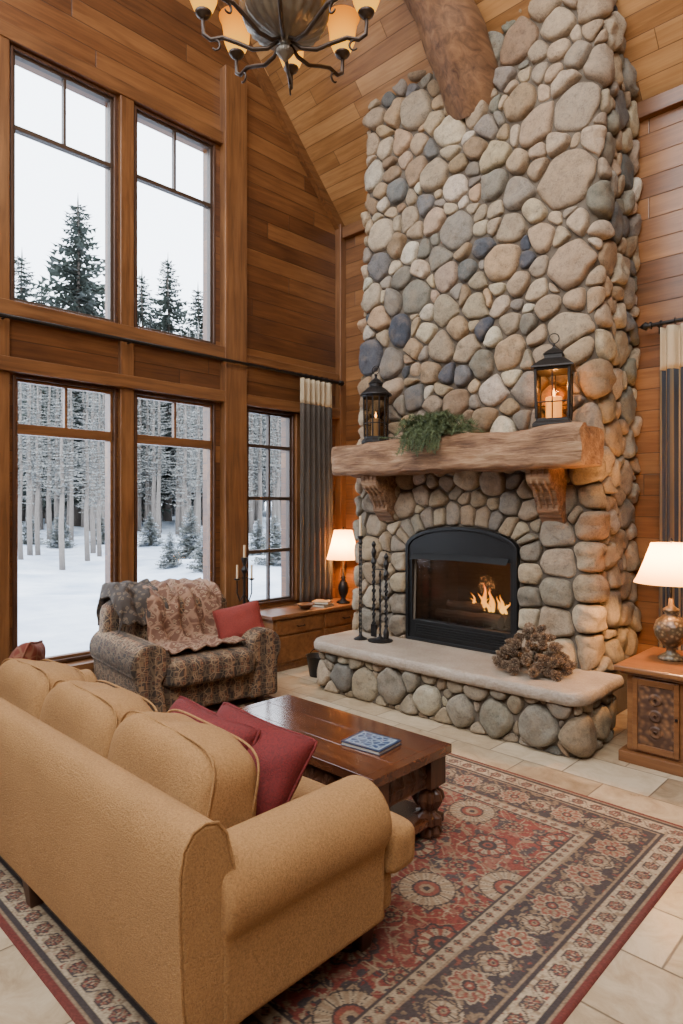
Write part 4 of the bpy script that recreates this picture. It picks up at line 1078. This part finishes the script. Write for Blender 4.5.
rod('x',BY-.13,-1.73,.9,3.02,(-1.71,.8),'black iron curtain rod beside the chimney',BY-.012)

# ------------------------------------------------------------ CHANDELIER
cx,cy=-2.275,1.975
chn=thing('chandelier','iron chandelier with ribbed metal bowl and amber glass shades','chandelier',(cx,cy,3.68))
m_pew=simple('aged_pewter',(.20,.18,.145),.34,.6,.4,20,.3,60)
m_bron=simple('dark_bronze',(.055,.040,.031),.4,.6)
b=MB(); b.lathe([(.003,.0),(.012,.012),(.028,.03),(.042,.05),(.028,.07),(.018,.085),(.034,.10),(.08,.118),(.135,.14),(.18,.175),(.205,.24),(.212,.33),(.195,.42),(.14,.50),(.08,.55),(.05,.60),(.06,.63),(.03,.68)],96,rib=.03,ribn=24); b.obj('bowl',m_pew,chn,smooth=True)
b=MB(); b.lathe([(.212,.31),(.221,.325),(.221,.345),(.212,.36)],48,cap=False); b.obj('bowl_rim',m_bron,chn)
b=MB(); b.tube([(0,0,.66),(0,0,ceil_z(cy)-3.68)],.012,8); b.lathe([(.08,ceil_z(cy)-3.68-.06),(.08,ceil_z(cy)-3.68+.0)],20); b.obj('stem',m_bron,chn)
m_amber=shademat('amber_glass',(.08,.022,.002),(1,.4,.04),1.75,(.22,.42,[(0,(1,.50,.05)),(.45,(1,.37,.022)),(1,(.55,.14,.005))]),.3)
m_bw=emis('bulb_warm',(1,.5,.12),4)
for k in range(8):
    a=math.radians(44)+k*PI/4; M=R(a,'Z')
    b=MB(); zc=.22
    b.tube([(.03,0,.10),(.08,0,.065),(.15,0,.06),(.22,0,.09),(.29,0,.115),(.345,0,.105),(.378,0,.13),(.382,0,.18),(.38,0,zc)],[.008,.010,.010,.010,.010,.010,.010,.009,.010],8,M)
    b.tube([(.325+.035*math.cos(q)*(1-q/9),0,.075+.035*math.sin(q)*(1-q/9)) for q in np.linspace(1.4,5.6,15)],np.linspace(.007,.004,15),6,M)
    b.lathe([(.010,zc-.02),(.034,zc),(.040,zc+.012),(.02,zc+.02)],14,M@T(.38,0,0)); b.obj('arm',m_bron,chn,smooth=True)
    b=MB(); b.lathe([(.024,zc+.012),(.046,zc+.03),(.062,zc+.07),(.066,zc+.115),(.074,zc+.160),(.088,zc+.19)],20,M@T(.38,0,0),cap=False); b.obj('lamp_shade',m_amber,chn,smooth=True,solid=.003)
    b=MB(); b.lathe([(.006,zc+.02),(.018,zc+.06),(.014,zc+.09),(.003,zc+.11)],10,M@T(.38,0,0)); b.obj('bulb',m_bw,chn,smooth=True)
light('POINT','chandelier_light',(cx,cy,5.1),60,(1,.62,.32),.3)

# ------------------------------------------------------------ OUTSIDE
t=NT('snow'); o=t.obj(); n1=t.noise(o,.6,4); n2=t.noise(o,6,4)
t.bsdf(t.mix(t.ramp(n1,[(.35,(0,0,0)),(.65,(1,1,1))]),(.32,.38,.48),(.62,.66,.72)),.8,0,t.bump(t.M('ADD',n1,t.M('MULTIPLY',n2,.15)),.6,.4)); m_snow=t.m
def gz(x,y): 
    dd=math.hypot(x,y); return -.35+.40*noise.noise(Vector((x*.2,y*.2,0)))*min(1,max(0,(dd-8)/8))+max(0,dd-22)*.022
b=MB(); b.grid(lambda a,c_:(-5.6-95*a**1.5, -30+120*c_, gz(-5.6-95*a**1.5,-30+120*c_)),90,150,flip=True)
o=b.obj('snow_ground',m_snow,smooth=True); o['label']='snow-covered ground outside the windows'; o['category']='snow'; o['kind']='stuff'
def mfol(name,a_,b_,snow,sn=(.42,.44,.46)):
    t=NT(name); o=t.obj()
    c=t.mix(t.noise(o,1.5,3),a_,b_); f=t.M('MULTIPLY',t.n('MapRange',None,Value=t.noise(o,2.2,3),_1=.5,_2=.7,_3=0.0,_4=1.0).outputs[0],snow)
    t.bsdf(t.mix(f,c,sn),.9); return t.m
m_bark=simple('bark',(.11,.09,.075),.95,0,.3,6,.6,20)
m_bark2=simple('haze_paled_bark',(.17,.145,.125),.95,0,.25,6,.6,20)  # bark paled to paint aerial haze into its colour
fol=[mfol('spruce_foliage',(.045,.058,.047),(.085,.10,.083),.25),mfol('haze_paled_foliage',(.18,.18,.167),(.22,.218,.205),.12,(.28,.29,.29)),mfol('snowy_shrub',(.10,.11,.095),(.18,.185,.17),1.0,(.45,.49,.55))]  # second foliage: grey paleness is painted aerial haze, plus faint snow flecks
def conifer(H,Rm,start,levels,per,rnd,wdt=.30):
    f=MB(); rr=random.Random(rnd)
    for l in range(levels):
        s=l/levels; z=H*(start+(1-start)*s); Rr=Rm*((1-s)**.75)*rr.uniform(.75,1.15)+.12
        for k in range(per):
            a=rr.uniform(0,2*PI); L_=Rr*rr.uniform(.6,1.15); ca_,sa_=math.cos(a),math.sin(a); dr=rr.uniform(.15,.45)
            nseg=max(4,int(L_*5))
            pp=[]
            for i in range(nseg+1):
                q=i/nseg; pp.append(Vector((ca_*L_*q,sa_*L_*q,z-dr*L_*q+.28*L_*q*q)))
            sdv=Vector((-sa_,ca_,0))
            for i in range(nseg):
                q=i/nseg; wd=wdt*L_*(1-q*.8)*rr.uniform(.6,1.1)+.04
                for sg in (-1,1):
                    tip=pp[i]+sdv*sg*wd+Vector((ca_,sa_,0))*wd*.8+Vector((0,0,-wd*rr.uniform(.1,.7)))
                    f.add([pp[i]+Vector((0,0,.02)),pp[i+1],tip],[(0,1,2)])
            f.add([pp[-2]-sdv*.05,pp[-2]+sdv*.05,pp[-1]+Vector((ca_*.1,sa_*.1,.02))],[(0,1,2)])
    f.tube([(0,0,H*.97),(0,0,H*1.03)],[.05,.005],4)
    return f
def trunk(H,r):
    b=MB(); b.tube([(0.03*math.sin(k),.03*math.cos(k*1.7),H*k/10) for k in range(11)],[r*(1-.92*k/10)+.01 for k in range(11)],8); return b
variants=[]
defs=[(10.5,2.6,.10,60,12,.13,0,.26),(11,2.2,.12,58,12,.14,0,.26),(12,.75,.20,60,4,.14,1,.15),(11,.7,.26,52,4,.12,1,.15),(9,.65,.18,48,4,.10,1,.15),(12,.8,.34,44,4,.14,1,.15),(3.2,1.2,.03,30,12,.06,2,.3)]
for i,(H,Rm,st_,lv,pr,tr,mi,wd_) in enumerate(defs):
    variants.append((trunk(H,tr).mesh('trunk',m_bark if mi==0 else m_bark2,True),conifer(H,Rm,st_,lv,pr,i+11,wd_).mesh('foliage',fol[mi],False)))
placed=[]
def tree(vi,x,y,s,label,group='evergreen trees outside'):
    placed.append((x,y))
    e=thing('evergreen_tree',label,'tree',(x,y,gz(x,y)-.05),random.uniform(0,6.28),group=group); e.scale=(s,s,s*random.uniform(.97,1.03))
    for nm,me_ in zip(('trunk','foliage'),variants[vi]):
        o=bpy.data.objects.new(nm,me_); C.objects.link(o); o.parent=e
def polar(px,dep):
    u=(px-341.5)/643; return dep*(u*.7193-.6947),dep*(u*.6947+.7193)
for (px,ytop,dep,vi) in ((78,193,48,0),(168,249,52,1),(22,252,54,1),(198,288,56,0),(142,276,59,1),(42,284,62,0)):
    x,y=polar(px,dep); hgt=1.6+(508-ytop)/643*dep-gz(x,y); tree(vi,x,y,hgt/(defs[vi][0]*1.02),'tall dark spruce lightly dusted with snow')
rs=random.Random(4)
for (px,dep,s) in ((190,24,.62),(275,20,.5),(60,29,.55),(292,23,.55),(205,19,.4),(30,30,.5),(150,29,.5),(100,31,.5),(258,27,.5),(170,20,.35)):
    x,y=polar(px,dep); tree(6,x,y,s,'small young spruce laden with snow')
cnt=0
for i in range(3000):
    if cnt>=190: break
    px=rs.uniform(-80,345); dep=rs.uniform(20,38) if i%3==0 else rs.uniform(30,60)
    x,y=polar(px,dep)
    if any((x-a)**2+(y-b_)**2<1.9**2 for a,b_ in placed): continue
    cnt+=1
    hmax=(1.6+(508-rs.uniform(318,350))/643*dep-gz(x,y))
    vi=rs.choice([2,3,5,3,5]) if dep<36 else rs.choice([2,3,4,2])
    tree(vi,x,y,hmax/defs[vi][0]/1.03,'slender conifer in painted pale haze with faint snow flecks and bare lower trunk' )
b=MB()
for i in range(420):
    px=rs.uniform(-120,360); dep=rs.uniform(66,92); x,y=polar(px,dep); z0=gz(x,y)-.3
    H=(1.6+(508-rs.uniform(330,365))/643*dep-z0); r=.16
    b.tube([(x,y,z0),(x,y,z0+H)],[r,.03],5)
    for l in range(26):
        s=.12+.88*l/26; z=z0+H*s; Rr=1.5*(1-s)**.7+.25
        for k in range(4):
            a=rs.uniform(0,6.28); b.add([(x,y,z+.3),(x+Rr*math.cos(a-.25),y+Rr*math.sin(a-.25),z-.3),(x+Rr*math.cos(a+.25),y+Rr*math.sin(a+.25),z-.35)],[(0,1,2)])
o=b.obj('distant_forest',mfol('hazy_forest',(.28,.285,.285),(.36,.365,.37),.3,(.42,.43,.45))); o['label']='dense hazy grey forest beyond the snowy clearing'; o['category']='forest'; o['kind']='stuff'  # distance haze is painted into this pale grey colour

# ------------------------------------------------------------ LIGHTS
light('AREA','unseen_fill_light',(0.4,-1.2,5.0),92,(1,.79,.56),1.4,target=(-2.8,4.4,2.4))  # added warm fill aimed at the fireplace, no fixture there
light('AREA','unseen_soft_fill',(-1.2,2.2,6.2),34,(1,.74,.48),1.4,target=(-1.6,2.6,0))  # added overhead fill for the seating area, hangs without a fixture
